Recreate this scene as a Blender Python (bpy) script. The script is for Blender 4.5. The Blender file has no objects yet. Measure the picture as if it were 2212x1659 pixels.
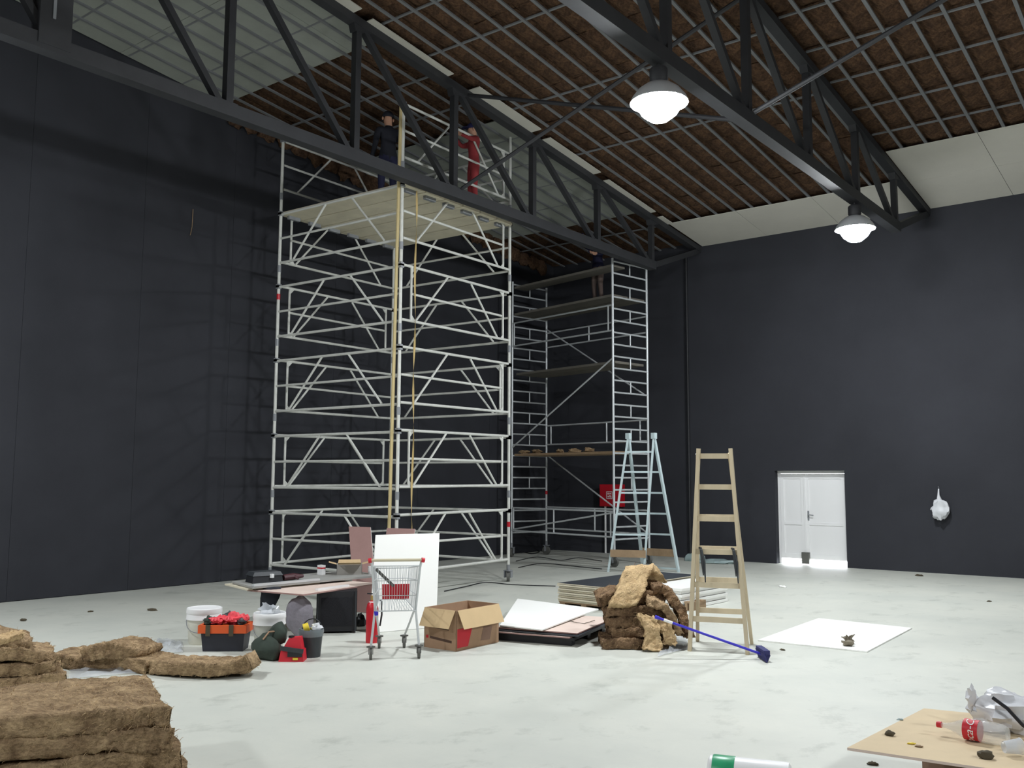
import bpy, bmesh, math, random
from mathutils import Vector, Matrix, noise
V = Vector
PI = math.pi
random.seed(7)
S = bpy.context.scene
COL = S.collection

# ------------------------------------------------------------------ camera
FPX, YAW, PIT, ROLL, HC = 2016.7, -0.66624, 0.10271, 0.00429, 1.75
W, H = 2212, 1659
CF = V((math.sin(YAW)*math.cos(PIT), math.cos(YAW)*math.cos(PIT), math.sin(PIT)))
_r = V((math.cos(YAW), -math.sin(YAW), 0)); _u = _r.cross(CF)
CR = _r*math.cos(ROLL) + _u*math.sin(ROLL); CU = CR.cross(CF)
CO = V((0, 0, HC))
cd = bpy.data.cameras.new('camera'); cam = bpy.data.objects.new('camera', cd); COL.objects.link(cam)
cd.sensor_width = 36; cd.lens = FPX/W*36; cd.clip_end = 200
m = Matrix((CR, CU, -CF)).transposed().to_4x4(); m.translation = CO
cam.matrix_world = m
S.camera = cam
# ------------------------------------------------------------------ sky outside, exposure
wd = bpy.data.worlds.new('world'); S.world = wd; wd.use_nodes = True
bg = wd.node_tree.nodes['Background']; bg.inputs[0].default_value = (0.90, 0.94, 1, 1); bg.inputs[1].default_value = 22
S.view_settings.view_transform = 'Standard'; S.view_settings.look = 'None'
S.view_settings.gamma = 1; S.view_settings.use_curve_mapping = False
S.view_settings.exposure = 0.0
LAMP = 455          # radiance of the high-bay lamp glass
try:
    S.cycles.max_bounces = 6; S.cycles.diffuse_bounces = 3; S.cycles.use_adaptive_sampling = True; S.cycles.adaptive_threshold = 0.03; S.cycles.glossy_bounces = 3
    S.cycles.transmission_bounces = 6; S.cycles.transparent_max_bounces = 8
    S.cycles.sample_clamp_indirect = 6; S.cycles.caustics_reflective = False; S.cycles.caustics_refractive = False
    S.cycles.use_denoising = True
except Exception: pass

# ------------------------------------------------------------------ placing helpers (survey of the real place)
def ray(x, y): return CF + CR*((x-W/2)/FPX) + CU*((H/2-y)/FPX)
def G(x, y, z=0.0):                      # point of the horizontal plane at height z
    d = ray(x, y); return CO + d*((z-HC)/d.z)
def D(x, y, dist): return CO + ray(x, y)*dist
XL, YF = -13.95, 19.45                   # left wall, far wall
def wall_pt(x, y): d = ray(x, y); return CO + d*((XL+.012)/d.x)
CZ, CS, RIDGE = 7.22, 0.115, 2.0
def ceil(y):
    return CZ + CS*(YF-y) if y > RIDGE else CZ + CS*(YF-RIDGE) - CS*(RIDGE-y)

# ------------------------------------------------------------------ materials
MATS = {}
def mat(name, col, rough=0.6, metal=0.0, var=0.0, scale=8.0, bump=0.0, bscale=None, stretch=None, emit=None, alpha=None, trans=0.0, col2=None, spec=0.5):
    if name in MATS: return MATS[name]
    mt = bpy.data.materials.new(name); mt.use_nodes = True; nt = mt.node_tree; b = nt.nodes['Principled BSDF']
    c = tuple((v/255/12.92 if v/255 <= .04045 else ((v/255+.055)/1.055)**2.4) for v in col)
    b.inputs['Base Color'].default_value = (*c, 1); b.inputs['Roughness'].default_value = rough; b.inputs['Metallic'].default_value = metal
    b.inputs['Specular IOR Level'].default_value = spec
    if trans: b.inputs['Transmission Weight'].default_value = trans; b.inputs['IOR'].default_value = 1.3
    if alpha is not None: b.inputs['Alpha'].default_value = alpha
    if emit: b.inputs['Emission Color'].default_value = (*emit[0], 1); b.inputs['Emission Strength'].default_value = emit[1]
    if var or bump:
        tc = nt.nodes.new('ShaderNodeTexCoord'); mp = nt.nodes.new('ShaderNodeMapping'); nt.links.new(tc.outputs['Object'], mp.inputs[0])
        if stretch: mp.inputs['Scale'].default_value = stretch
    if var:
        n = nt.nodes.new('ShaderNodeTexNoise'); n.inputs['Scale'].default_value = scale; n.inputs['Detail'].default_value = 8; n.inputs['Roughness'].default_value = .65
        nt.links.new(mp.outputs[0], n.inputs[0])
        r = nt.nodes.new('ShaderNodeValToRGB'); nt.links.new(n.outputs[0], r.inputs[0])
        if col2: c2 = tuple((v/255/12.92 if v/255 <= .04045 else ((v/255+.055)/1.055)**2.4) for v in col2); r.color_ramp.elements[0].color = (*c2, 1); r.color_ramp.elements[1].color = (*c, 1)
        else:
            r.color_ramp.elements[0].color = (*[max(0, v*(1-var)) for v in c], 1); r.color_ramp.elements[1].color = (*[min(1, v*(1+var)) for v in c], 1)
        r.color_ramp.elements[0].position = .32; r.color_ramp.elements[1].position = .68
        nt.links.new(r.outputs[0], b.inputs['Base Color'])
    if bump:
        n2 = nt.nodes.new('ShaderNodeTexNoise'); n2.inputs['Scale'].default_value = bscale or scale*3; n2.inputs['Detail'].default_value = 6
        nt.links.new(mp.outputs[0], n2.inputs[0]); bp = nt.nodes.new('ShaderNodeBump'); bp.inputs['Strength'].default_value = bump; bp.inputs['Distance'].default_value = .02
        nt.links.new(n2.outputs[0], bp.inputs['Height']); nt.links.new(bp.outputs[0], b.inputs['Normal'])
    MATS[name] = mt; return mt

M_WALL = mat('black wall paint', (53, 54, 59), .8, var=.12, scale=.7, bump=.05, bscale=30, spec=.15)
M_STEEL = mat('dark painted steel', (46, 47, 50), .6, var=.15, scale=3)
M_WOOL = mat('mineral wool', (196, 170, 135), .95, var=.1, scale=7, bump=.9, bscale=60, col2=(126, 103, 80), spec=.1)
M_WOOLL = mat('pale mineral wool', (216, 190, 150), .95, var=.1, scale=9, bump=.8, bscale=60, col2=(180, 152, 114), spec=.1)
M_WOOLC = mat('ceiling wool', (104, 80, 62), .95, var=.1, scale=5, bump=.7, bscale=40, col2=(62, 48, 40), spec=.1)
M_FIBRE = mat('wool fibre', (196, 170, 132), .9, spec=.1)
M_FIBRED = mat('dark wool fibre', (160, 134, 104), .9, spec=.1)
M_GALV = mat('galvanised channel', (138, 141, 145), .5, .2)
M_CHAN = mat('grey ceiling channel', (118, 120, 122), .6, .1)  # darker grey than the other galvanised parts, so the lattice lines stay faint
M_TUBE = mat('galvanised tube', (208, 209, 203), .45, .0, var=.08, scale=6)
M_ALU = mat('aluminium tube', (206, 210, 212), .35, .25)
M_GYP = mat('plasterboard face', (196, 193, 183), .8, var=.03, scale=2)
M_GYPG = mat('grey backing board', (146, 150, 142), .85, var=.08, scale=1.5)
M_WHITE = mat('white board', (240, 240, 236), .6)
M_CREAM = mat('cream board edge', (206, 198, 176), .7, var=.06, scale=6)
M_PINK = mat('pink board', (160, 126, 120), .75, var=.05, scale=5)
M_PINKL = mat('pale pink board', (218, 198, 186), .7, var=.05, scale=5)
M_BOARDK = mat('black coated board', (52, 56, 62), .5, var=.1, scale=2)
M_BLACK = mat('black plastic', (26, 27, 32), .5)
M_BLACK2 = mat('dark grey plastic', (52, 56, 60), .5, var=.1, scale=10)
M_RED = mat('red plastic', (200, 32, 48), .45)
M_REDP = mat('red paint', (190, 24, 40), .4)
M_ORANGE = mat('orange plastic', (222, 92, 40), .5)
M_PINKG = mat('pink rubber glove', (226, 74, 84), .55)
M_WPLAS = mat('white plastic', (236, 236, 236), .4)
M_TRANSL = mat('cloudy plastic', (205, 206, 196), .4, alpha=.55)
M_CARD = mat('cardboard', (182, 152, 114), .85, var=.05, scale=6)
M_CARDL = mat('light cardboard', (200, 173, 132), .85, var=.04, scale=6)
M_CARDD = mat('shaded print cardboard', (170, 138, 110), .85, var=.06, scale=8)
M_WOOD = mat('pale wood', (202, 187, 158), .65, var=.1, scale=4, stretch=(1, 1, .15))
M_WOODD = mat('worn wood', (150, 126, 98), .75, var=.15, scale=5)
M_BLUEL = mat('pale blue paint', (192, 208, 211), .5, var=.06, scale=6)
M_BLUE = mat('blue plastic', (52, 44, 186), .4)
M_NAVY = mat('navy bristle', (40, 42, 96), .7)
M_RUB = mat('grey rubber', (92, 92, 88), .7)
M_GREYC = mat('grey sackcloth', (128, 124, 132), .9, var=.1, scale=12, bump=.3)
M_GREENC = mat('dark green cloth', (52, 62, 54), .9, var=.2, scale=9)
M_YEL = mat('yellow plastic', (226, 200, 60), .45)
M_FILM = mat('clear film', (225, 230, 236), .15, alpha=.42)
M_BAG = mat('white film', (226, 228, 232), .3, alpha=.85)
M_PET = mat('clear bottle plastic', (236, 240, 240), .06, alpha=.3)
M_TEAL = mat('pale teal film', (150, 168, 168), .4)
M_DIRT = mat('dark crumb', (80, 72, 56), .9)
M_SKIN = mat('skin', (196, 150, 124), .6)
M_LAMPG = mat('lamp glass', (255, 255, 255), .3, emit=((.93, .97, 1.0), LAMP))
M_GREENF = mat('green print film', (52, 160, 112), .35, var=.2, scale=9, stretch=(1, 1, .3))

M_WOOLH = mat('shaded heap wool', (158, 130, 102), .95, var=.1, scale=7, bump=.9, bscale=60, col2=(96, 76, 60), spec=.1)  # same wool toned darker: shade on the heap's near side is in the colour
def mottle(mt, st=(1, 1, 1), fine=38, lo=.55, hi=1.25):
    nt = mt.node_tree; b = nt.nodes['Principled BSDF']; src = b.inputs['Base Color'].links[0].from_socket
    tc = nt.nodes.new('ShaderNodeTexCoord'); mp = nt.nodes.new('ShaderNodeMapping'); mp.inputs['Scale'].default_value = st; nt.links.new(tc.outputs['Object'], mp.inputs[0])
    n = nt.nodes.new('ShaderNodeTexNoise'); n.inputs['Scale'].default_value = fine; n.inputs['Detail'].default_value = 5; n.inputs['Roughness'].default_value = .75; nt.links.new(mp.outputs[0], n.inputs[0])
    r = nt.nodes.new('ShaderNodeValToRGB'); r.color_ramp.elements[0].position = .33; r.color_ramp.elements[1].position = .7
    r.color_ramp.elements[0].color = (lo, lo*.97, lo*.95, 1); r.color_ramp.elements[1].color = (hi, hi, hi*.96, 1); nt.links.new(n.outputs[0], r.inputs[0])
    mx = nt.nodes.new('ShaderNodeMixRGB'); mx.blend_type = 'MULTIPLY'; mx.inputs[0].default_value = 1
    nt.links.new(src, mx.inputs[1]); nt.links.new(r.outputs[0], mx.inputs[2]); nt.links.new(mx.outputs[0], b.inputs['Base Color'])
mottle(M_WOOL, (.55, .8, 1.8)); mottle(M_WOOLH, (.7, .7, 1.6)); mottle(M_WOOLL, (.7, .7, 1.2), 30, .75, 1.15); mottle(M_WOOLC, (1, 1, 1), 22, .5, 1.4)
# floor: worn pale concrete
def floor_mat():
    mt = mat('concrete floor', (208, 209, 199), .55, var=.1, scale=.55, bump=.06, bscale=26, col2=(192, 195, 187))
    nt = mt.node_tree; b = nt.nodes['Principled BSDF']; ramp = [n for n in nt.nodes if n.type == 'VALTORGB'][0]
    mp = [n for n in nt.nodes if n.type == 'MAPPING'][0]
    mp2 = nt.nodes.new('ShaderNodeMapping'); mp2.inputs['Scale'].default_value = (.8, .6, 1); mp2.inputs['Rotation'].default_value = (0, 0, -.67)
    tc = [n for n in nt.nodes if n.type == 'TEX_COORD'][0]; nt.links.new(tc.outputs['Object'], mp2.inputs[0])
    n = nt.nodes.new('ShaderNodeTexNoise'); n.inputs['Scale'].default_value = 3.2; n.inputs['Detail'].default_value = 9; n.inputs['Roughness'].default_value = .7
    nt.links.new(mp2.outputs[0], n.inputs[0])
    r = nt.nodes.new('ShaderNodeValToRGB'); r.color_ramp.elements[0].position = .28; r.color_ramp.elements[1].position = .45
    r.color_ramp.elements[0].color = (.74, .75, .745, 1); r.color_ramp.elements[1].color = (1, 1, 1, 1); nt.links.new(n.outputs[0], r.inputs[0])
    mx = nt.nodes.new('ShaderNodeMixRGB'); mx.blend_type = 'MULTIPLY'; mx.inputs[0].default_value = 1
    nt.links.new(ramp.outputs[0], mx.inputs[1]); nt.links.new(r.outputs[0], mx.inputs[2]); nt.links.new(mx.outputs[0], b.inputs['Base Color'])
    return mt
M_FLOOR = floor_mat()

# ------------------------------------------------------------------ mesh builder
class MB:
    def __init__(s): s.v = []; s.f = []
    def add(s, vs, fs):
        o = len(s.v); s.v += [V(p) for p in vs]; s.f += [tuple(i+o for i in f) for f in fs]; return s
    def hexa(s, p):                      # 8 points: bottom 4 ccw, top 4 ccw
        return s.add(p, [(3, 2, 1, 0), (4, 5, 6, 7), (0, 1, 5, 4), (1, 2, 6, 5), (2, 3, 7, 6), (3, 0, 4, 7)])
    def box(s, x0, x1, y0, y1, z0, z1):
        return s.hexa([(x0, y0, z0), (x1, y0, z0), (x1, y1, z0), (x0, y1, z0), (x0, y0, z1), (x1, y0, z1), (x1, y1, z1), (x0, y1, z1)])
    def bar(s, a, b, w, h, up=(0, 0, 1)):   # rectangular bar from a to b
        a, b = V(a), V(b); t = (b-a).normalized(); up = V(up)
        if abs(t.dot(up)) > .98: up = V((0, 1, 0))
        x = t.cross(up).normalized(); z = x.cross(t)
        q = [a-x*w/2-z*h/2, a+x*w/2-z*h/2, b+x*w/2-z*h/2, b-x*w/2-z*h/2]
        return s.hexa(q + [p+z*h for p in q])
    def tube(s, pts, r, n=8, caps=True):
        pts = [V(p) for p in pts]; rs = r if isinstance(r, (list, tuple)) else [r]*len(pts)
        o = len(s.v); prev = None
        for i, p in enumerate(pts):
            t = (pts[min(i+1, len(pts)-1)] - pts[max(i-1, 0)]).normalized()
            if prev is None:
                a = V((0, 0, 1)) if abs(t.z) < .9 else V((1, 0, 0)); x = t.cross(a).normalized()
            else: x = (prev - t*prev.dot(t)).normalized()
            prev = x; y = t.cross(x)
            s.v += [p + (x*math.cos(2*PI*k/n) + y*math.sin(2*PI*k/n))*rs[i] for k in range(n)]
        for i in range(len(pts)-1):
            for k in range(n):
                s.f.append((o+i*n+k, o+i*n+(k+1) % n, o+(i+1)*n+(k+1) % n, o+(i+1)*n+k))
        if caps:
            s.f.append(tuple(o+k for k in range(n))[::-1]); s.f.append(tuple(o+(len(pts)-1)*n+k for k in range(n)))
        return s
    def lathe(s, prof, n=20, c=(0, 0, 0), axis=None):   # prof: (r,z) list about +z (or axis)
        o = len(s.v); c = V(c); q = V((0, 0, 1)).rotation_difference(V(axis).normalized()) if axis else None
        for r, z in prof:
            for k in range(n):
                p = V((r*math.cos(2*PI*k/n), r*math.sin(2*PI*k/n), z)); s.v.append(c + (q @ p if q else p))
        for i in range(len(prof)-1):
            for k in range(n): s.f.append((o+i*n+k, o+i*n+(k+1) % n, o+(i+1)*n+(k+1) % n, o+(i+1)*n+k))
        return s
    def plate(s, pts, th, dirn=(0, 0, -1)):  # thick polygon
        pts = [V(p) for p in pts]; d = V(dirn)*th; n = len(pts)
        return s.add(pts+[p+d for p in pts], [tuple(range(n)), tuple(range(2*n-1, n-1, -1))] + [(i, i+n, (i+1) % n+n, (i+1) % n) for i in range(n)])
    def blob(s, c, rx, ry, rz, amp=.15, sc=3., n=14, mm=10, rot=0, flat=None):
        o = len(s.v); c = V(c); cr, sr = math.cos(rot), math.sin(rot)
        for i in range(mm+1):
            th = PI*i/mm
            for k in range(n):
                ph = 2*PI*k/n; d = V((math.sin(th)*math.cos(ph), math.sin(th)*math.sin(ph), math.cos(th)))
                f = 1 + amp*noise.noise((d*sc*.5) + c*3.1)*2
                p = V((d.x*rx*f, d.y*ry*f, d.z*rz*f)); p = V((p.x*cr-p.y*sr, p.x*sr+p.y*cr, p.z))
                if flat is not None and c.z+p.z < flat: p.z = flat-c.z
                s.v.append(c+p)
        for i in range(mm):
            for k in range(n): s.f.append((o+i*n+k, o+(i+1)*n+k, o+(i+1)*n+(k+1) % n, o+i*n+(k+1) % n))
        return s
    def build(s, name, mt, parent=None, smooth=False, loc=None):
        me = bpy.data.meshes.new(name); off = V(loc) if loc is not None else V((0, 0, 0))
        me.from_pydata([tuple(p-off) for p in s.v], [], s.f); me.update()
        bm = bmesh.new(); bm.from_mesh(me); bmesh.ops.recalc_face_normals(bm, faces=bm.faces); bm.to_mesh(me); bm.free()
        if smooth:
            for p in me.polygons: p.use_smooth = True
            try: me.set_sharp_from_angle(angle=.7)
            except Exception: pass
        me.materials.append(mt)
        o = bpy.data.objects.new(name, me); COL.objects.link(o)
        if loc is not None: o.location = off
        if parent is not None:
            o.parent = parent
            o.matrix_parent_inverse = parent_inv(parent)
        return o
def world_m(o):
    mb_ = Matrix.LocRotScale(o.location, o.rotation_euler, None)
    return world_m(o.parent) @ o.matrix_parent_inverse @ mb_ if o.parent is not None else mb_
def parent_inv(p): return world_m(p).inverted()
# every mesh is written in world coordinates; a thing's Empty stays at its base and parts keep world coordinates
def thing(name, label, cat, loc=(0, 0, 0), group=None):
    o = bpy.data.objects.new(name, None); COL.objects.link(o); o.location = V(loc); o.empty_display_size = .1
    return tag(o, label, cat, group)
def tag(o, label, cat, group=None, kind=None):
    o['label'] = label; o['category'] = cat
    if group: o['group'] = group
    if kind: o['kind'] = kind
    return o
def struct(o): o['kind'] = 'structure'; return o
def part(name, mb, mt, parent, smooth=False): return mb.build(name, mt, parent, smooth)
def single(name, mb, mt, label, cat, group=None, smooth=False):
    return tag(mb.build(name, mt, None, smooth), label, cat, group)
def shared(name, me, mt_unused, parent, mw):
    o = bpy.data.objects.new(name, me); COL.objects.link(o); o.parent = parent
    o.matrix_parent_inverse = parent_inv(parent); o.matrix_basis = mw; return o

# ================================================================== THE HALL
XR, YB = 11.0, -15.45
struct(MB().box(XL-.4, XR+.4, YB-.4, YF+3.5, -.2, 0).build('floor', M_FLOOR))
# far wall (named wall_back): panel right of the step is 5 cm proud; doorway left open
DX0, DX1, DZ = -8.06, -6.56, 1.98
wb = MB()
wb.box(DX1, XR+.4, YF, YF+.35, 0, CZ+.25); wb.box(-10.07, DX0, YF, YF+.35, 0, CZ+.25); wb.box(DX0, DX1, YF, YF+.35, DZ, CZ+.25)
wb.box(XL-.4, -10.07, YF+.06, YF+.35, 0, CZ+.25)
struct(wb.build('wall_back', M_WALL))
def gable(x0, x1):
    ys = [YB, RIDGE, YF+.3]; mb = MB()
    a = [(x0, YB-.3, 0), (x0, YF+.3, 0), (x0, YF+.3, ceil(YF)+.2), (x0, RIDGE, ceil(RIDGE)+.2), (x0, YB-.3, ceil(YB)+.2)]
    return mb.plate(a, x1-x0, (1, 0, 0))
wl = struct(gable(XL-.4, XL-.02).build('wall_left', M_WALL))
# cladding panels of the left wall, 1 cm joints
ys = [YF-.06, 16.9, 14.5, 12.1, 9.7, 8.0, 6.17, 3.8, 1.4, -1.0]
for i in range(len(ys)-1):
    a, b = ys[i+1]+.002, ys[i]-.002
    part('wall_panel', MB().plate([(XL-.02, a, .01), (XL-.02, b, .01), (XL-.02, b, ceil(b)-.02), (XL-.02, a, ceil(max(a, RIDGE))-.02)], .02, (1, 0, 0)), M_WALL, wl)
struct(gable(XR, XR+.4).build('wall_right', M_WALL))
struct(MB().box(XL-.4, XR+.4, YB-.4, YB, 0, CZ+.25).build('wall_front', M_WALL))
# conduit on the wall step
single('wall_conduit', MB().tube([(-10.09, YF-.02, 0), (-10.09, YF-.02, 7.1)], .022, 8), M_STEEL, 'thin black conduit running up the far wall left of the white door', 'pipe')

# ------------------------------------------------------------------ ceiling
cm = MB(); T = .16
for y0, y1 in ((RIDGE, YF+.35), (YB-.35, RIDGE)):
    z0, z1 = CZ+CS*(YF-RIDGE) + (CS if y0 < RIDGE else 0)*(y0-RIDGE), None
    za = ceil(y0); zb = ceil(y1) if y1 > RIDGE else ceil(RIDGE)
    if y0 == RIDGE: za = CZ+CS*(YF-RIDGE); zb = CZ+CS*(YF-y1)
    cm.hexa([(XL-.4, y0, za+.09), (XR+.4, y0, za+.09), (XR+.4, y1, zb+.09), (XL-.4, y1, zb+.09), (XL-.4, y0, za+.3), (XR+.4, y0, za+.3), (XR+.4, y1, zb+.3), (XL-.4, y1, zb+.3)])
CE = struct(cm.build('ceiling', M_WOOLC))
XT = (-9.78, -4.76)
def slab(x0, x1, y0, y1, za, zb):        # slab that follows the roof slope, za..zb above the ceiling line
    return MB().hexa([(x0, y0, ceil(y0)+za), (x1, y0, ceil(y0)+za), (x1, y1, ceil(y1)+za), (x0, y1, ceil(y1)+za), (x0, y0, ceil(y0)+zb), (x1, y0, ceil(y0)+zb), (x1, y1, ceil(y1)+zb), (x0, y1, ceil(y1)+zb)])
def slope_mw(x, y, dz=0): return Matrix.Translation((x, y, ceil(y)+dz)) @ Matrix.Rotation(-math.atan(CS), 4, 'X')
# wool batts in the cells of the lattice: four bulging shapes shared by all
BM = []
for sd in range(5):
    mb = MB(); nx, ny = 4, 8
    for j in range(ny+1):
        for i in range(nx+1):
            u, v = i/nx, j/ny; e = min(u, 1-u, v*2, (1-v)*2)
            x = (u-.5)*.385 + .012*noise.noise((sd*5+u*3, v*6, 1)); y = (v-.5)*.97 + .02*noise.noise((sd*9+u*4, v*6, 7))
            z = .045 - .05*min(1, e*5) + .035*noise.noise((sd*7.3+u*2.2, v*4.5, sd))
            mb.v.append(V((x, y, z)))
    for j in range(ny):
        for i in range(nx):
            a = j*(nx+1)+i; mb.f.append((a, a+nx+1, a+nx+2, a+1))
    mb.add([(-.19, -.48, .05), (.19, -.48, .05), (.19, .48, .05), (-.19, .48, .05)], [(0, 1, 2, 3)])
    me = bpy.data.meshes.new('insulation_batt'); me.from_pydata([tuple(p) for p in mb.v], [], mb.f); me.materials.append(M_WOOLC)
    for p in me.polygons: p.use_smooth = True
    BM.append(me)
def batts(xs, y0, y1, off):
    y = y1 - .5
    while y - .5 >= y0 - .45:
        for x in xs: shared('insulation_batt', BM[random.randrange(5)], None, CE, slope_mw(x+.2, y, .04) @ Matrix.Rotation(PI*random.randrange(2), 4, 'Z'))
        y -= 1.0
xsA = [XL+.03+.4*i for i in range(10)]; xsB = [-9.35+.4*i - .4*0 for i in range(11)]; xsC = [-4.81+.4+.4*i - .4 for i in range(9)]
batts(xsA, 9.4, 12.4, 0); batts(xsA, 17.1, 19.1, 0)
batts([-9.75+.4*i for i in range(12)], 8.9, 17.9, 0)
batts(xsC, 10.9, 16.9, 0)
# furring channels up the slope and runners across
def channels(xs, y0, y1):
    for x in xs:
        mb = slab(x-.024, x+.024, y0, y1, -.028, -.002); part('ceiling_channel', mb, M_CHAN, CE)
channels([XL+.03+.4*i for i in range(1, 11)], 4.0, YF-.1)
channels([-9.35+.4*i for i in range(12)], 7.0, YF-.1)
channels([-4.81+.4+.4*i for i in range(9)], 9.0, YF-.1)
def runners(x0, x1, ys):
    for y in ys: part('ceiling_runner', slab(x0, x1, y-.016, y+.016, -.002, .02), M_CHAN, CE)
runners(XL+.02, XT[0], [5.58, 6.58, 7.58, 8.58, 10.58, 11.58, 13.0, 14.0, 15.0, 16.0, 18.0])
runners(XT[0]+.05, XT[1], [9.12, 10.12, 12.12, 14.12])
runners(XT[1]+.05, -.9, [10.9, 11.9, 12.9, 13.9, 14.9, 15.9])
# grey backing boards above the channels, finished white boards below them
def boards(xs, ys, za, zb, mt, nm='ceiling_board'):
    for i in range(len(xs)-1):
        for j in range(len(ys)-1):
            part(nm, slab(xs[i]+.004, xs[i+1]-.004, ys[j]+.004, ys[j+1]-.004, za, zb), mt, CE)
boards([XL, -12.75, -11.55, -10.6, XT[0]], [3.6, 5.5, 7.45, 9.4], .001, .013, M_GYPG)
boards([XL, -12.75, -11.55, -10.6, XT[0]], [12.3, 14.7, 17.1], .001, .013, M_GYPG)
boards([XT[0]+.1, -8.1, -6.5, XT[1]-.08], [17.85, YF], -.042, -.029, M_GYP)
boards([XT[1]+.08, -3.2, -1.5, .2], [16.54, 18.0, YF], -.042, -.029, M_GYP)
ND = [17.25-2.12*k for k in range(15)]
for k in range(5):                        # narrow white strips along the first truss
    y1, y0 = ND[k]-.14-.1*(k % 2), ND[k+1]+.12+.08*(k % 3)
    part('ceiling_strip', slab(XT[0]+.05, XT[0]+.05+.15+.05*(k % 3), y0, y1, -.05, -.036), M_GYP, CE)
part('ceiling_strip', slab(XT[0]+.05, XT[0]+.2, 17.4, 17.86, -.05, -.036), M_GYP, CE)
# ragged wool stuffed between wall head and roof along the left wall
wt = MB()
for i in range(26):
    y = 9.6+i*.37
    if y > 19.1: break
    wt.blob((XL+.07, y, ceil(y)-.13), .1, .22, .17+.05*random.random(), .25, 4, 9, 6)
o = part('wall_head_wool', wt, M_WOOLC, CE, True)

# ------------------------------------------------------------------ roof trusses
def truss(x, label, y_end):
    t = thing('roof_truss', label, 'truss', (x, 17.25, 6.3), 'steel roof trusses')
    zb = 6.33; nd = [y for y in ND if y > y_end]
    def ztop(y): return ceil(y) - .11
    # bottom chord: channel section
    mb = MB(); y0, y1 = nd[-1], nd[0]+.06
    mb.box(x-.085, x+.085, y0, y1, zb-.085, zb-.065); mb.box(x-.085, x-.068, y0, y1, zb-.065, zb+.085); mb.box(x+.068, x+.085, y0, y1, zb-.065, zb+.085); mb.box(x-.068, x+.068, y0, y1, zb+.065, zb+.085)
    part('bottom_chord', mb, M_STEEL, t)
    mb = MB(); ya = max(y_end, RIDGE)
    mb.bar((x, ya, ztop(ya)), (x, YF, ztop(YF)), .15, .12); part('top_chord', mb, M_STEEL, t)
    if y_end < RIDGE: part('top_chord', MB().bar((x, y_end, ztop(y_end)), (x, RIDGE, ztop(RIDGE)), .15, .12), M_STEEL, t)
    part('end_strut', MB().bar((x, nd[0], zb), (x, YF, ztop(YF)-.02), .12, .12), M_STEEL, t)
    for i, y in enumerate(nd):
        part('vertical', MB().bar((x, y, zb), (x, y, ztop(y)), .1, .1), M_STEEL, t)
        if i+1 < len(nd):
            y2 = nd[i+1]
            part('diagonal', MB().bar((x, y-.09, zb+.03), (x, y2+.07, ztop(y2)-.02), .08, .09, (1, 0, 0)), M_STEEL, t)
        g = MB().box(x-.075, x+.075, y-.2, y+.1, zb+.085, zb+.1); part('gusset', g, M_STEEL, t)
        part('gusset', MB().plate([(x-.06, y-.08, ztop(y)-.16), (x-.06, y+.26, ztop(y+.26)-.05), (x-.06, y-.12, ztop(y-.12)-.04)], .12, (1, 0, 0)), M_STEEL, t)
    return t
t1 = truss(XT[0], 'dark steel roof truss crossing in front of the tall square scaffold tower', 0)
part('splice_post', MB().box(XT[0]-.1, XT[0]+.1, 4.28, 4.62, 6.3, ceil(4.4)-.1), M_STEEL, t1)
part('splice_bolt_strip', MB().box(XT[0]+.1, XT[0]+.112, 4.41, 4.44, 6.6, 7.9), M_GALV, t1)
truss(XT[1], 'dark steel roof truss that carries the two bright round lamps', 0)
def rod(a, b, label):
    single('brace_rod', MB().tube([a, b], .032, 8), M_STEEL, label, 'brace', 'cross braces between trusses')
rod((XT[0]+.09, 11.0, 6.42), (XT[1]-.09, 11.0, 8.05), 'thin dark brace rod rising from truss beside red worker towards big lamp')
rod((XT[0]+.09, 11.14, 8.03), (XT[1]-.09, 11.14, 6.42), 'thin dark brace rod falling from top of nearer truss behind big lamp')
rod((XT[1]+.09, 10.9, 6.42), (.26, 11.0, 8.1), 'thin dark brace rod climbing right under gridded brown ceiling')

# ------------------------------------------------------------------ high-bay lamps
def lamp(x, y, z, label):
    t = thing('high_bay_lamp', label, 'lamp', (x, y, z), 'high-bay lamps under the truss')
    part('hook', MB().tube([(x, y, z+.32), (x, y, z+.38)], .012, 6), M_STEEL, t)
    part('ballast_housing', MB().lathe([(0, .33), (.09, .33), (.1, .31), (.1, .19), (.08, .15), (0, .15)], 16, (x, y, z)), M_STEEL, t, True)
    part('reflector', MB().lathe([(.06, .17), (.15, .14), (.23, .08), (.29, 0.0), (.315, -.06), (.305, -.06), (.28, 0.0), (.22, .07), (.14, .13), (.05, .16)], 24, (x, y, z)), M_ALU, t, True)
    part('lamp_glass', MB().lathe([(.002, -.27), (.1, -.25), (.19, -.18), (.25, -.08), (.275, -.01)], 16, (x, y, z)), M_LAMPG, t, True)
lamp(XT[1], 8.6, 5.86, 'large dazzling round lamp hanging nearest in upper middle of the hall')
lamp(XT[1], 15.0, 5.86, 'smaller dazzling round lamp hanging near the far wall')
for x, y, w_ in ((XT[0], 2.2, 'added near the left wall'), (XT[1], -4.2, 'far behind the viewer on left'), (5.28, 8.6, 'to the right of the viewer'), (5.28, 2.2, 'close behind the viewer')):  # unseen lamps; the one by the left wall is added to light the foreground
    lamp(x, y, 5.86, 'round high-bay lamp outside the picture, ' + w_)

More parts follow.
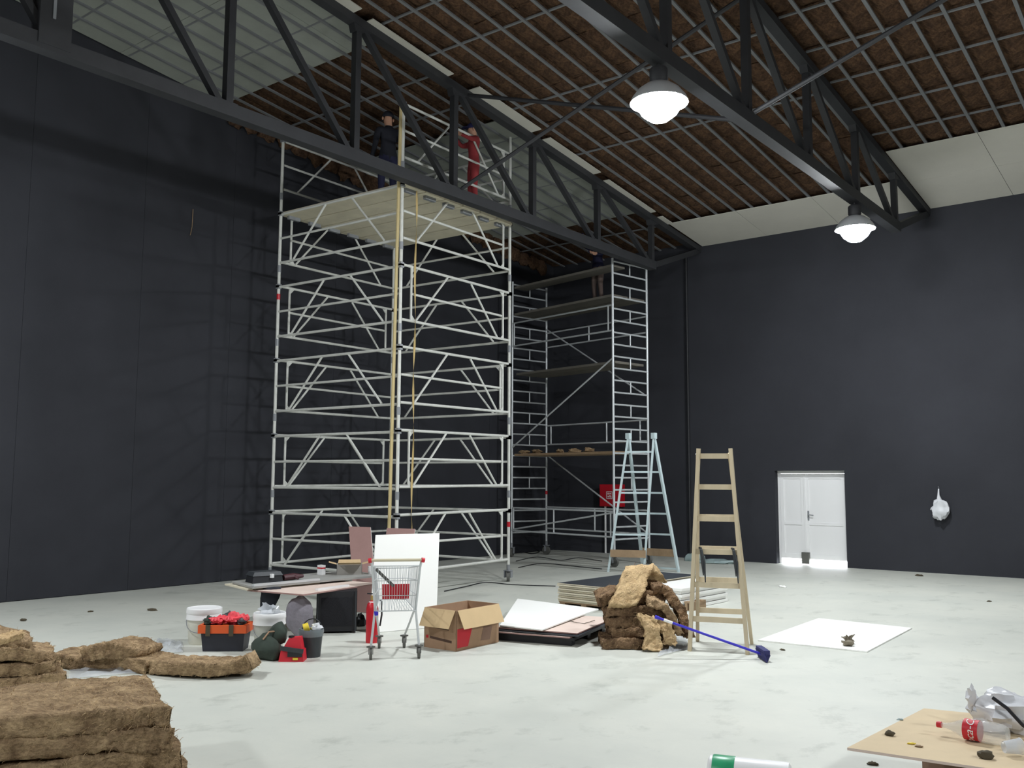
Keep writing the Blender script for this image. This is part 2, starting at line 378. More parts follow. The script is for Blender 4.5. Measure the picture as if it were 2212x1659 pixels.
# ------------------------------------------------------------------ door in the far wall
dy = YF+.2
fr = MB().box(DX0, DX0+.05, dy-.04, dy+.06, 0, DZ); fr.box(DX1-.05, DX1, dy-.04, dy+.06, 0, DZ); fr.box(DX0+.05, DX1-.05, dy-.04, dy+.06, DZ-.06, DZ)
d1 = struct(fr.build('door_1', M_WPLAS)); GAP = .12
def leaf(x0, x1):
    lf = part('door_leaf', MB().box(x0, x1, dy-.02, dy+.02, GAP, DZ-.065), M_WPLAS, d1)
    f = .07
    for a, b, c, d in ((x0, x0+f, GAP, DZ-.065), (x1-f, x1, GAP, DZ-.065)): part('stile', MB().box(a, b, dy-.035, dy-.02, c, d), M_WPLAS, lf)
    for c, d in ((GAP, GAP+.1), (.83, .89), (DZ-.17, DZ-.065)): part('rail', MB().box(x0+f, x1-f, dy-.035, dy-.02, c, d), M_WPLAS, lf)
    return lf
XM = -7.47
leaf(DX0+.055, XM-.012); lr = leaf(XM+.012, DX1-.055)
part('door_handle', MB().tube([(XM+.07, dy-.035, 1.05), (XM+.07, dy-.08, 1.05), (XM+.19, dy-.08, 1.04)], .011, 6).box(XM+.052, XM+.088, dy-.045, dy-.035, .93, 1.13), M_GALV, lr)
part('floor_lock', MB().box(XM-.08, XM+.08, dy-.1, dy-.03, .02, .26), M_RUB, d1)
part('astragal', MB().box(XM-.02, XM+.02, dy-.05, dy-.036, GAP, DZ-.065), M_WPLAS, d1)

# ================================================================== SCAFFOLD TOWERS
def tubeo(name, a, b, r, mt, parent, n=8): return part(name, MB().tube([a, b], r, n), mt, parent, True)
def caster(parent, c, ang, r=.085):
    x, y = c
    st = part('caster', MB().tube([(x, y, r*2+.12), (x, y, r*2-.02)], .03, 8).bar((x-.055*math.sin(ang), y+.055*math.cos(ang), r*2+.02), (x-.055*math.sin(ang), y+.055*math.cos(ang), r*.8), .012, .06).bar((x+.055*math.sin(ang), y-.055*math.cos(ang), r*2+.02), (x+.055*math.sin(ang), y-.055*math.cos(ang), r*.8), .012, .06).box(x-.06, x+.06, y-.06, y+.06, r*2+.01, r*2+.025), M_GALV, parent)
    ax = V((-math.sin(ang), math.cos(ang), 0))
    part('wheel', MB().tube([V((x, y, r))-ax*.025, V((x, y, r))+ax*.025], r, 18), M_RUB, st, True)
    return st
# --- square tower
N1, R1, F1, L1 = V((-10.11, 10.07, 0)), V((-10.23, 12.93, 0)), V((-13.06, 12.81, 0)), V((-12.94, 9.95, 0))
T1 = thing('scaffold_tower', 'tall square galvanised tube scaffold tower reaching up to the roof', 'scaffold', (N1+F1)/2)
Z = V((0, 0, 1))
for c, zt in ((N1, 7.66), (R1, 8.0), (F1, 7.7), (L1, 7.72)):
    p = part('post', MB().tube([c+Z*.28, c+Z*zt], .027, 10), M_TUBE, T1, True)
    caster(T1, (c.x, c.y), random.random()*3)
    for k in range(5): part('socket_collar', MB().tube([c+Z*(1.45+1.283*k), c+Z*(1.57+1.283*k)], .033, 8), M_GALV, p)
part('red_band', MB().tube([R1+Z*.94, R1+Z*1.03], .031, 8), M_REDP, T1); part('red_band', MB().tube([L1+Z*4.82, L1+Z*4.92], .031, 8), M_REDP, T1)
def frame(a, b, z0, upl, upr, slack=0.0):
    d = (b-a); off = d.normalized()*.03
    A, B = a+off, b-off
    f = part('guard_frame', MB().tube([A+Z*z0, B+Z*(z0+slack)], .022, 8), M_TUBE, T1, True)
    part('rail', MB().tube([A+Z*(z0+.86), B+Z*(z0+.86+slack)], .022, 8), M_TUBE, f, True)
    q0 = .075 if upl else .0; q1 = .925 if upr else 1.
    part('rail', MB().tube([A+d*q0+Z*(z0+.43), A+d*q1*.98+Z*(z0+.43)], .02, 8), M_TUBE, f, True)
    part('diagonal', MB().tube([A+d*.115+Z*(z0+.02), A+d*.385+Z*(z0+.85)], .018, 8), M_TUBE, f, True)
    part('diagonal', MB().tube([A+d*.865+Z*(z0+.02), A+d*.60+Z*(z0+.85)], .018, 8), M_TUBE, f, True)
    for on, q, sg in ((upl, .075, 1), (upr, .92, -1)):
        if on:
            u = part('upright', MB().tube([A+d*q+Z*z0, A+d*q+Z*(z0+.86)], .02, 8), M_TUBE, f, True)
            for zz, s2 in ((z0+.85, -1), (z0+.01, 1)):
                part('gusset', MB().plate([A+d*q+Z*zz, A+d*(q+.035*sg)+Z*zz, A+d*q+Z*(zz+.1*s2)], .012, d.cross(Z).normalized()), M_TUBE, f)
    for q, s in ((a, 1), (b, -1)):
        part('clamp', MB().box(q.x-.035, q.x+.035, q.y-.035, q.y+.035, z0+.83, z0+.89), M_GALV, f)
for k in range(5):
    z0 = .36+1.283*k; od = k % 2 == 1
    frame(N1, R1, z0, od, True, .02); frame(L1, F1, z0-.01, od or True, od, .02)
    frame(L1, N1, z0-.03, False, False, .0); frame(F1, R1, z0, False, k == 2, 0)
frame(N1, R1, 6.78, False, True, .02); frame(L1, F1, 6.78, False, False, 0); frame(F1, R1, 6.78, False, False, 0)
# deck planks along the left-right side
e1 = (R1-N1).normalized(); e2 = (L1-N1).normalized(); w1 = (R1-N1).length; w2 = (L1-N1).length
M_DECK = mat('deck plank', (220, 212, 188), .7, var=.1, scale=3)
for k in range(6):
    a = N1 + e1*(w1*k/6+.02) - e2*.06; b = N1 + e1*(w1*(k+1)/6-.01) - e2*.06; l = e2*(w2+.12)
    dp = part('deck_plank', MB().plate([a+Z*6.365, b+Z*6.365, b+l+Z*6.365, a+l+Z*6.365], .045), M_DECK, T1)
    for q in (.04, .96): part('hook', MB().box(*(lambda c: (c.x-.03, c.x+.03, c.y-.12, c.y+.12, 6.26, 6.32))((a+b)/2+l*q)), M_GALV, dp)
single('timber_lath', MB().bar(N1+V((-.07, -.1, 0)), N1+V((-.01, -.045, 7.68)), .05, .022, (1, 0, 0)), M_WOODD if False else mat('yellowish lath', (196, 178, 130), .7), 'long pale timber lath standing upright against front post of square tower', 'lath')
st = MB(); P0 = N1+e1*.3+V((.035, 0, 0))
for i in range(40):
    for s_ in (-1, 1):
        z = 6.3-5.35*i/39; a = i*.42+.6*math.sin(i*.3); st.v.append(P0+V((.014*s_*math.cos(a), .018*s_*math.sin(a)+.012*math.sin(i*.5), z)))
st.f = [(2*i, 2*i+1, 2*i+3, 2*i+2) for i in range(39)]
single('webbing_strap', st, mat('tan webbing', (190, 166, 112), .8), 'narrow twisted tan strap hanging beside front post of square tower', 'strap')
# --- ladder-frame tower
NR, FR, FL, NL = V((-10.28, 16.48, 0)), V((-10.08, 17.55, 0)), V((-13.21, 18.15, 0)), V((-13.42, 17.08, 0))
T2 = thing('scaffold_tower', 'narrow aluminium scaffold tower with ladder-rung ends by the far wall', 'scaffold', (NR+FL)/2)
for c in (NR, FR, FL, NL):
    p = part('post', MB().tube([c+Z*.3, c+Z*6.42], .026, 10), M_ALU, T2, True); caster(T2, (c.x, c.y), random.random()*3, .1)
part('red_band', MB().tube([FL+Z*1.42, FL+Z*1.5], .03, 8), M_REDP, T2)
for a, b in ((NR, FR), (NL, FL)):
    for i in range(24):
        z = .55+.2525*i; rg = part('rung', MB().tube([a+Z*z, b+Z*z], .019, 8), M_ALU, T2, True)
        if i % 2 == 0 and i > 2: part('rung_stay', MB().tube([(a+b)/2+Z*z, (a+b)/2+Z*(z+.2525)], .014, 6), M_ALU, rg, True)
lx = (NL-NR).normalized(); ly = (FR-NR).normalized()
def deck2(z, y0, y1, mt, th=.05):
    a = NR+ly*y0+lx*.03; b = NR+ly*y1+lx*.03; l = lx*((NL-NR).length-.06)
    return part('deck_plank', MB().plate([a+Z*z, b+Z*z, b+l+Z*z, a+l+Z*z], th), mt, T2)
M_DECKD = mat('dark deck', (108, 104, 96), .8, var=.1, scale=4)
deck2(6.30, .03, .42, M_DECKD); deck2(5.66, .03, .5, M_DECKD); deck2(5.66, .55, 1.05, M_DECKD); deck2(4.25, .1, .55, M_DECKD); deck2(4.25, .58, 1.0, M_DECKD); deck2(2.36, .05, .5, M_WOODD); deck2(2.36, .54, 1.02, M_WOODD)
def rails(a, b, z0, z1, ups):
    f = part('guard_rail_frame', MB().tube([a+Z*z0, b+Z*z0], .019, 8), M_ALU, T2, True)
    part('rail', MB().tube([a+Z*z1, b+Z*z1], .019, 8), M_ALU, f, True)
    for q in ups: part('upright', MB().tube([a.lerp(b, q)+Z*z0, a.lerp(b, q)+Z*z1], .018, 8), M_ALU, f, True)
rails(NL, NR, 4.88, 5.42, (.02, .96)); rails(NL, NR, 2.52, 2.98, (.32, .93)) if False else rails(FL, FR, 2.6, 3.05, (.05, .62, .93))
rails(FL, FR, 4.95, 5.3, (.45,)); rails(NL, NR, .6, 1.12, (.02, .44, .97)); rails(FL, FR, .62, 1.12, (.5,))
for a, b, z0, z1 in ((NL, NR, 2.5, 4.3), (FL, FR, 5.4, 3.55), (FL, FR, 2.36, .62), (NL, NR, .62, 1.1)):
    part('brace', MB().tube([a+Z*z0, b+Z*z1], .018, 8), M_ALU, T2, True)
# wool crumbs left on the low deck
for i in range(5):
    c = NR+lx*(.9+.55*i)+ly*(.2+.1*(i % 3))+Z*2.385
    single('wool_scrap', MB().blob(c+Z*.02, .13, .08, .045, .4, 4, 10, 6, i, 2.361), M_WOOL, 'torn brown wool scrap on the lowest deck of rung tower, %s from the left' % ['fifth', 'fourth', 'third', 'second', 'first'][i], 'insulation', 'wool scraps on scaffold deck')

# ================================================================== PEOPLE
def person(label, loc, rot, P, zones, cap=None, h=1.0, lean=0):
    """P: joint overrides; one skinned body; zones(face centre)-> material index"""
    J = dict(pel=(0, 0, .95), spine=(0, .0, 1.12), chest=(0, .01, 1.32), neck=(0, 0, 1.48), head0=(0, .02, 1.56), head1=(0, .03, 1.65), head2=(0, .02, 1.74),
             hipL=(-.1, 0, .90), kneeL=(-.11, .02, .5), ankL=(-.12, -.02, .09), toeL=(-.13, .15, .04), hipR=(.1, 0, .90), kneeR=(.11, .02, .5), ankR=(.12, -.02, .09), toeR=(.13, .15, .04),
             shL=(-.19, 0, 1.42), elL=(-.25, -.02, 1.14), wrL=(-.26, .1, .92), haL=(-.26, .14, .86), shR=(.19, 0, 1.42), elR=(.25, -.02, 1.14), wrR=(.26, .1, .92), haR=(.26, .14, .86), nose=(0, .13, 1.63))
    J.update(P)
    R = dict(pel=.15, spine=.135, chest=.16, neck=.06, head0=.075, head1=.1, head2=.08, hipL=.1, kneeL=.065, ankL=.045, toeL=.04, shL=.075, elL=.05, wrL=.034, haL=.042, nose=.018)
    E_ = [('pel', 'spine'), ('spine', 'chest'), ('chest', 'neck'), ('neck', 'head0'), ('head0', 'head1'), ('head1', 'head2'), ('head1', 'nose')]
    for s in 'LR': E_ += [('pel', 'hip'+s), ('hip'+s, 'knee'+s), ('knee'+s, 'ank'+s), ('ank'+s, 'toe'+s), ('chest', 'sh'+s), ('sh'+s, 'el'+s), ('el'+s, 'wr'+s), ('wr'+s, 'ha'+s)]
    J = {k: V(v) for k, v in J.items()}
    for s in 'LR':                        # five fingers
        d = (J['ha'+s]-J['wr'+s]).normalized(); side = d.cross(V((0, 1, .3))).normalized()
        for i, (o, l) in enumerate(((-.033, .075), (-.011, .085), (.011, .08), (.033, .06))):
            a, b = 'f%s%da' % (s, i), 'f%s%db' % (s, i)
            J[a] = J['ha'+s]+side*o+d*(.03+l*.5); J[b] = J[a]+d*l*.5+V((0, .02, 0)); E_ += [('ha'+s, a), (a, b)]; R[a] = .0095; R[b] = .008
        J['t'+s] = J['wr'+s].lerp(J['ha'+s], .5)+side*(-.06)+d*.03; E_.append(('wr'+s, 't'+s)); R['t'+s] = .011
    ks = list(J); me = bpy.data.meshes.new('person'); me.from_pydata([tuple(J[k]*h) for k in ks], [(ks.index(a), ks.index(b)) for a, b in E_], [])
    tmp = bpy.data.objects.new('tmp', me); COL.objects.link(tmp); md = tmp.modifiers.new('s', 'SKIN'); md.use_smooth_shade = True
    for i, k in enumerate(ks):
        r = R.get(k, R.get(k[:-1]+'L', .03))*h; sv = me.skin_vertices[0].data[i]; sv.radius = (r, r*(.72 if k in ('pel', 'spine', 'chest') else 1)); sv.use_root = k == 'pel'
    ss = tmp.modifiers.new('u', 'SUBSURF'); ss.levels = 2; ss.render_levels = 2
    dg = bpy.context.evaluated_depsgraph_get(); dg.update(); m2 = bpy.data.meshes.new_from_object(tmp.evaluated_get(dg)); bpy.data.objects.remove(tmp)
    m2.materials.clear()
    for z in zones['mats']: m2.materials.append(z)
    for p in m2.polygons:
        p.use_smooth = True; c = V(p.center)/h
        hand = min((c-J['ha'+s]).length for s in 'LR') < .1 or min((c-J['wr'+s]).length for s in 'LR') < .045
        leg = c.z < J['pel'].z-.02 and min((c-J['el'+s]).length for s in 'LR') > .12
        p.material_index = 0 if (hand or c.z > J['neck'].z+.02 and (c-J['head1']).length < .2) else (3 if c.z < J['ankL'].z-.0 and leg or c.z < .08 else (2 if leg else 1))
    o = bpy.data.objects.new('person', m2); COL.objects.link(o); o.location = loc; o.rotation_euler = (0, 0, rot)
    tag(o, label, 'person')
    hc = J['head1']*h
    mb = MB().lathe([(.001, .105), (.06, .09), (.095, .05), (.108, 0), (.1, -.02)], 14, hc+V((0, 0, .03*h)))
    if cap: mb.plate([hc+V((-.07, .08, .035)), hc+V((-.05, .19, .02)), hc+V((.05, .19, .02)), hc+V((.07, .08, .035))], .012)
    hm = mb.build('cap' if cap else 'hair', cap or M_BLACK, None, True); hm.parent = o
    for sx in (-.035, .035):
        e = MB().blob(hc+V((sx, .092, .0)), .012, .008, .009, 0).build('eye', M_BLACK, None, True); e.parent = o
    e = MB().blob(hc+V((0, .088, -.055)), .026, .01, .008, 0).build('mouth', M_RED if False else mat('lips', (150, 90, 84), .6), None, True); e.parent = o
    for sx in (-.098, .098):
        e = MB().blob(hc+V((sx, .0, -.01)), .014, .024, .034, 0).build('ear', M_SKIN, None, True); e.parent = o
    return o
M_REDC = mat('red workwear', (150, 52, 56), .85, var=.12, scale=9); M_NAVYC = mat('navy workwear', (30, 32, 62), .85); M_DKC = mat('black workwear', (24, 26, 36), .85)
M_BRC = mat('tan trousers', (92, 78, 72), .85); M_SHOE = mat('dark shoe', (24, 24, 28), .6)
up = dict(elR=(.34, .14, 1.42), wrR=(.26, .3, 1.56), haR=(.24, .34, 1.6), elL=(-.3, .16, 1.36), wrL=(-.2, .32, 1.46), haL=(-.18, .37, 1.5))
person('worker in red overalls and navy cap reaching up on square tower deck', G(1022, 460, 6.366), 2.6, up, dict(mats=[M_SKIN, M_REDC, M_REDC, M_SHOE]), mat('navy cap', (28, 30, 74), .8), .9)
person('worker in dark clothes standing behind front post on square tower deck', G(836, 452, 6.366), 1.2, dict(elR=(.28, .14, 1.4), wrR=(.2, .34, 1.32), haR=(.19, .39, 1.32)), dict(mats=[M_SKIN, M_DKC, M_NAVYC, M_SHOE]), M_DKC, .98)
pc = NR+lx*1.15+ly*.76
person('worker in dark top and tan trousers up on narrow rung tower', (pc.x, pc.y, 5.661), 2.9, dict(elR=(.3, .12, 1.5), wrR=(.2, .25, 1.62), haR=(.18, .28, 1.67), elL=(-.27, .1, 1.2), wrL=(-.2, .28, 1.2), haL=(-.19, .33, 1.21)), dict(mats=[M_SKIN, M_NAVYC, M_BRC, M_SHOE]), M_DKC, .93)

# ================================================================== INSULATION BATTS
def batt(mb, path, side, width, th, seed, amp=.018, nw=14, sub=14, strata=.012):
    """ragged slab swept along a path; side = horizontal width direction"""
    pts = []; path = [V(p) for p in path]
    for i in range(len(path)-1):
        p0, p1, p2, p3 = path[max(i-1, 0)], path[i], path[i+1], path[min(i+2, len(path)-1)]
        for k in range(sub):
            t = k/sub; pts.append(.5*((2*p1)+(p2-p0)*t+(2*p0-5*p1+4*p2-p3)*t*t+(3*p1-p0-3*p2+p3)*t**3))
    pts.append(path[-1]); o = len(mb.v); side = V(side).normalized(); n = len(pts); NS = 4
    ring = [(u/nw-.5, .5) for u in range(nw+1)] + [(.5, .5-k/NS) for k in range(1, NS)] + [(.5-u/nw, -.5) for u in range(nw+1)] + [(-.5, -.5+k/NS) for k in range(1, NS)]
    rn = len(ring)
    for i, p in enumerate(pts):
        t = (pts[min(i+1, n-1)]-pts[max(i-1, 0)]).normalized(); nrm = side.cross(t).normalized()
        if nrm.z < 0 and abs(nrm.z) > .05: nrm = -nrm
        for u, v in ring:
            q = p + side*u*width + nrm*v*th
            s_ = V((seed*3.7, seed*1.3, 0))
            q = q + noise.noise_vector(q*5+s_)*amp*1.2 + noise.noise_vector(q*19+s_)*amp*.7 + noise.noise_vector(q*47+s_)*amp*.4
            if abs(u) > .49 or i in (0, n-1): q = q + (side*(1 if u > 0 else -1) if abs(u) > .49 else V((0, 0, 0)))*(strata*noise.noise((v*9+seed, i*.35, 3)) + strata*.6*noise.noise((v*31+seed, i*.8, 9))) + (t*(1 if i else -1))*(strata*2*noise.noise((u*14+seed, v*8, 5)) if i in (0, n-1) else 0)
            mb.v.append(q)
    for i in range(n-1):
        for k in range(rn): mb.f.append((o+i*rn+k, o+i*rn+(k+1) % rn, o+(i+1)*rn+(k+1) % rn, o+(i+1)*rn+k))
    for b in (o, o+(n-1)*rn):             # end caps, quads between top and bottom rows
        for u in range(nw):
            mb.f.append((b+u, b+u+1, b+nw+NS-1+nw-u, b+nw+NS+nw-u))
        mb.f.append(tuple([b+nw]+[b+nw+k for k in range(1, NS+1)]))
        mb.f.append(tuple([b] + [b+rn-k for k in range(1, NS)] + [b+2*nw+NS]))
    return mb
def fuzz(o, src, count, ln, mt, seed, zmin=.004):
    rnd = random.Random(seed); mb = MB(); nf = len(src.f)
    for _ in range(count):
        f = src.f[rnd.randrange(nf)]; a, b, c = (src.v[f[i]] for i in (0, 1, 2)); nn = (b-a).cross(c-a)
        if nn.length < 1e-9: continue
        nn.normalize(); p = a.lerp(b, rnd.random()).lerp(c, rnd.random()*.8)
        d = (V((rnd.gauss(0, 1), rnd.gauss(0, 1), rnd.gauss(0, .6))).normalized() + nn*(.5 if rnd.random() < .7 else -.5)).normalized(); l = ln*(.4+rnd.random())
        s_ = d.cross(V((rnd.random(), rnd.random(), rnd.random()+.1))).normalized()*(.0009+.0012*rnd.random())
        e = p+d*l+V((0, 0, -l*.25)); mm = p+d*l*.55+V((0, 0, l*.06))
        for q in (e, mm, p): q.z = max(q.z, zmin)
        mb.add([p-s_, p+s_, mm+s_*.7, mm-s_*.7, e], [(0, 1, 2, 3), (3, 2, 4)])
    me = bpy.data.meshes.new('loose_fibres'); me.from_pydata([tuple(v) for v in mb.v], [], mb.f); me.materials.append(mt)
    c_ = bpy.data.objects.new('loose_fibres', me); COL.objects.link(c_); c_.parent = o; c_.matrix_parent_inverse = parent_inv(o); c_['kind'] = 'stuff'
def wool(path, side, width, th, seed, label, mt=None, amp=.018, fz=250, ln=.05, strata=.012, group=None, zmin=.004):
    mb = batt(MB(), path, side, width, th, seed, amp, strata=strata)
    for v in mb.v: v.z = max(v.z, zmin)
    o = single('insulation_slab', mb, mt or M_WOOL, label, 'insulation', group, False)
    for f_ in o.data.polygons: f_.use_smooth = True
    fuzz(o, mb, fz, ln, M_FIBRE if seed % 2 else M_FIBRED, seed, zmin); return o
# --- big stack in the left foreground
fa, fb = G(0, 1566, .55), G(366, 1526, .55); ax = (fb-fa); ax.z = 0; ax.normalize(); bk = V((-ax.y, ax.x, 0))
ords = ['lowest', 'second lowest', 'middle', 'second from top', 'topmost']
for k in range(5):
    z = .058+.112*k; off = [0.15, .11, .075, .03, .0][k]
    p0 = fb+bk*(.43-off*.12)+ax*(off+.0); p0.z = z
    p1 = p0-ax*1.35; pm = p0-ax*.6
    wob = [0, .0, .004, .012, .006][k]
    wool([p1+Z*wob, pm+Z*wob*2, p0-ax*.22+Z*.004, p0-Z*.012*(k > 1)], bk, .86+.02*(k % 2), .104+.004*(k % 3), 11+k, '%s brown mineral wool slab of the big stack in the left foreground' % ords[k], None, .016, 3500 if k < 4 else 6000, .03, .03, 'wool slabs in the near stack')
# --- second stack at the left edge
b0 = G(138, 1478); 
for k in range(4):
    z = .055+.105*k; d = -.05*k - [0, .02, .0, .12][k]
    p0 = V((b0.x, b0.y, z)) + ax*d + bk*(.25+.02*k); p1 = p0-ax*1.2
    hump = [0, 0, .02, .05][k]
    wool([p1+Z*hump*.5, p0-ax*.75+Z*hump, p0-ax*.35+Z*hump*1.2, p0-Z*(.0 if k < 2 else .05)], bk, .62, .1, 21+k, '%s frayed wool slab of the stack at the left edge' % ['lowest', 'second', 'third', 'topmost'][k], None, .022, 2500, .035, .035, 'wool slabs at the left edge')
wool([G(-20, 1385, .46), G(20, 1378, .47), G(50, 1370, .5)], bk, .2, .05, 29, 'small torn wool tuft lying on the stack at the left edge', M_WOOLL, .02, 160, .06)
# --- two loose slabs on the floor
wool([G(146, 1416, .065), G(200, 1424, .065), G(262, 1424, .065), G(345, 1432, .065)], (CR*.3+V((-.64, .77, 0))).normalized(), .42, .12, 31, 'loose flat wool slab on the floor left of the white bucket', M_WOOL, .018, 2000, .03)
wool([G(205, 1408, .15), G(240, 1400, .19), G(268, 1398, .2), G(292, 1400, .19), G(322, 1410, .14)], (CR*.3+V((-.64, .77, 0))).normalized(), .36, .12, 32, 'humped wool piece lying on the flat loose slab', M_WOOL, .02, 1600, .03)
wool([G(338, 1434, .07), G(400, 1438, .085), G(470, 1440, .085), G(520, 1436, .09), G(549, 1424, .15)], V((-.64, .77, 0)), .3, .12, 33, 'loose curled wool slab on the floor in front of the black toolbox', M_WOOL, .018, 2000, .03)
# --- heap of torn slabs in the middle
fl = V((CR.x, CR.y, 0)).normalized(); fw = V((CF.x, CF.y, 0)).normalized()
hc = G(1385, 1398); hc.z = 0
def hp(r, f, z): return hc + fl*r + fw*f + Z*z
hl = 'of the torn insulation heap beside the wooden ladder'
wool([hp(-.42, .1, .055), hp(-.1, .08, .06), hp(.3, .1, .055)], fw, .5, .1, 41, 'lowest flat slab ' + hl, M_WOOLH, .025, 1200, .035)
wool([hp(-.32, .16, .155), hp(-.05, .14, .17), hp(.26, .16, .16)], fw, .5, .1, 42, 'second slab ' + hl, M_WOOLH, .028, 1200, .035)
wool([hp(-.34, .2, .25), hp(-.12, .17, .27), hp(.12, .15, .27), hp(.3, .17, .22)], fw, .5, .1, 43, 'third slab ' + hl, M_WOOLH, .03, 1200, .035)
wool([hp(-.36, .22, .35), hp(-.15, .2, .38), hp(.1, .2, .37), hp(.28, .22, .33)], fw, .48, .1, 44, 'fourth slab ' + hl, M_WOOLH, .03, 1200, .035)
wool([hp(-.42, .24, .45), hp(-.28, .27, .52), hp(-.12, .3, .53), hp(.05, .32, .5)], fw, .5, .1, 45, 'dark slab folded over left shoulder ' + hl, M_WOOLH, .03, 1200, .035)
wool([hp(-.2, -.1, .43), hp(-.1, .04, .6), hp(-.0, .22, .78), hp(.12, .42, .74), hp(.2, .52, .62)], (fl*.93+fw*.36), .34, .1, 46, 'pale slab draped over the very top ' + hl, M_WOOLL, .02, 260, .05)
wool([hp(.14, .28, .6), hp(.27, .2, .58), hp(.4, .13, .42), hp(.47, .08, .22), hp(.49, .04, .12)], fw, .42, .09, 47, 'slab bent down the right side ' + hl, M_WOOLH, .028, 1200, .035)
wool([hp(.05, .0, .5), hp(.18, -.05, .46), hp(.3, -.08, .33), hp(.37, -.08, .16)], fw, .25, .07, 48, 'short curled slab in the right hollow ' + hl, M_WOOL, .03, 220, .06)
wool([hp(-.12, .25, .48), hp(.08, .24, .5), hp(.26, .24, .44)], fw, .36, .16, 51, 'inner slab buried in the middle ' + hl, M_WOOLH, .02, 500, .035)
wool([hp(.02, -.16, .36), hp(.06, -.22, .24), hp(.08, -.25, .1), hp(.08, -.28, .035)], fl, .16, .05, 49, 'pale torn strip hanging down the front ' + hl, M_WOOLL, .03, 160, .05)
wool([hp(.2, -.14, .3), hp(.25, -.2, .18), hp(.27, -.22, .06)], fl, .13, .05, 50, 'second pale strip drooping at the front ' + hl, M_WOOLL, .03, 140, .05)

# ================================================================== SHOPPING CART
cw0, cw1, cb0, cb1 = V((-6.86, 6.50, 0)), V((-6.54, 6.86, 0)), V((-7.27, 7.05, 0)), V((-7.10, 7.25, 0))
ca = (cw1-cw0).normalized(); cf = V((-ca.y, ca.x, 0)); c0 = (cw0+cw1)/2 + cf*.0
def cp(a, f, z): return c0 + ca*a + cf*f + Z*z
CT = thing('shopping_cart', 'wire shopping cart with red panel standing before the white leaning board', 'cart', c0)
MW = M_ALU
hb = part('handle', MB().tube([cp(-.25, -.04, .96), cp(.25, -.04, .96)], .014, 8), M_CARDL if False else mat('handle bar', (196, 186, 160), .5), CT, True)
for s_ in (-1, 1): part('handle_end', MB().tube([cp(s_*.245, -.04, .96), cp(s_*.275, -.035, .955)], .024, 10), M_RED, hb, True)
BK = [(-.235, 0, .9), (.235, 0, .9), (.17, .66, .82), (-.17, .66, .82)]; BB = [(-.2, .02, .46), (.2, .02, .46), (.14, .6, .5), (-.14, .6, .5)]
TP = [cp(*q) for q in BK]; BT = [cp(*q) for q in BB]
rim = MB(); rim.tube(TP+[TP[0]], .007, 6); rim.tube(BT+[BT[0]], .007, 6); part('basket_rim', rim, MW, CT, True)
for i, nm in ((0, 'basket_rear'), (1, 'basket_side'), (2, 'basket_front'), (3, 'basket_side')):
    mb = MB(); a, b, c, d = TP[i], TP[(i+1) % 4], BT[(i+1) % 4], BT[i]; nn = 17 if i % 2 == 0 else 15
    for k in range(nn+1):
        t = k/nn; mb.tube([a.lerp(b, t), d.lerp(c, t)], .0028, 4, False)
    for q in (.33, .66): mb.tube([a.lerp(d, q), b.lerp(c, q)], .004, 4, False)
    part(nm, mb, MW, CT)
mb = MB()
for k in range(13): mb.tube([BT[0].lerp(BT[1], k/12), BT[3].lerp(BT[2], k/12)], .0028, 4, False)
part('basket_floor', mb, MW, CT)
part('red_panel', MB().plate([cp(-.135, .03, .72), cp(.135, .03, .72), cp(.13, .03, .575), cp(-.13, .03, .575)], .012, cf), M_RED, CT)
part('seat_strap', MB().bar(cp(-.2, .02, .87), cp(-.02, .02, .70), .006, .03), M_RUB, CT)
part('frame_bow', MB().tube([cp(-.245, -.03, .95), cp(-.235, .0, .88), cp(-.2, .03, .47), cp(-.235, .0, .12)], .012, 8), MW, CT, True)
part('frame_bow', MB().tube([cp(.245, -.03, .95), cp(.235, .0, .88), cp(.2, .03, .47), cp(.235, .0, .12)], .012, 8), MW, CT, True)
part('frame_bow', MB().tube([cp(-.19, .05, .47), cp(-.16, .3, .3), cp(-.13, .62, .12)], .011, 8), MW, CT, True)
part('frame_bow', MB().tube([cp(.19, .05, .47), cp(.16, .3, .3), cp(.13, .62, .12)], .011, 8), MW, CT, True)
for a, f in ((-.235, 0), (.235, 0), (-.13, .62), (.13, .62)):
    w = part('caster_fork', MB().bar(cp(a-.02, f, .13), cp(a-.02, f, .05), .005, .03, cf).bar(cp(a+.02, f, .13), cp(a+.02, f, .05), .005, .03, cf).box(*(lambda c: (c.x-.03, c.x+.03, c.y-.03, c.y+.03, .115, .13))(cp(a, f, 0))), M_RUB, CT)
    part('wheel', MB().tube([cp(a-.013, f, .058), cp(a+.013, f, .058)], .058, 16), M_RUB, w, True)
part('blue_tag', MB().box(*(lambda c: (c.x-.015, c.x+.015, c.y-.015, c.y+.015, .42, .46))(cp(-.19, .02, 0))), M_BLUE, CT)

# ================================================================== LADDERS
def ladder(parent, bl, br, tl, tr, zs, sw, sd, mt, rmt, rung_h=.055, rung_d=.022, wide=None):
    f = []
    for b, t in ((bl, tl), (br, tr)): f.append(part('stile', MB().bar(b, t, sd, sw, (br-bl).normalized()), mt, parent))
    for z in zs:
        a = bl.lerp(tl, (z-bl.z)/(tl.z-bl.z)); b = br.lerp(tr, (z-br.z)/(tr.z-br.z)); d = (b-a).normalized()
        part('rung', MB().bar(a, b, rung_d, rung_h), rmt, parent)
LB = [G(1490, 1406), G(1615, 1414), G(1507, 1385), G(1624, 1391)]
mt_ = V((-4.42, 8.98, 2.07)); lw = (LB[1]-LB[0]).normalized()
WL = thing('step_ladder', 'pale wooden A-frame step ladder beside the insulation heap', 'ladder', (LB[0]+LB[3])/2)
tl, tr = D(1509, 968, 9.82), D(1578, 968, 9.76); tl.z = tr.z = 2.09
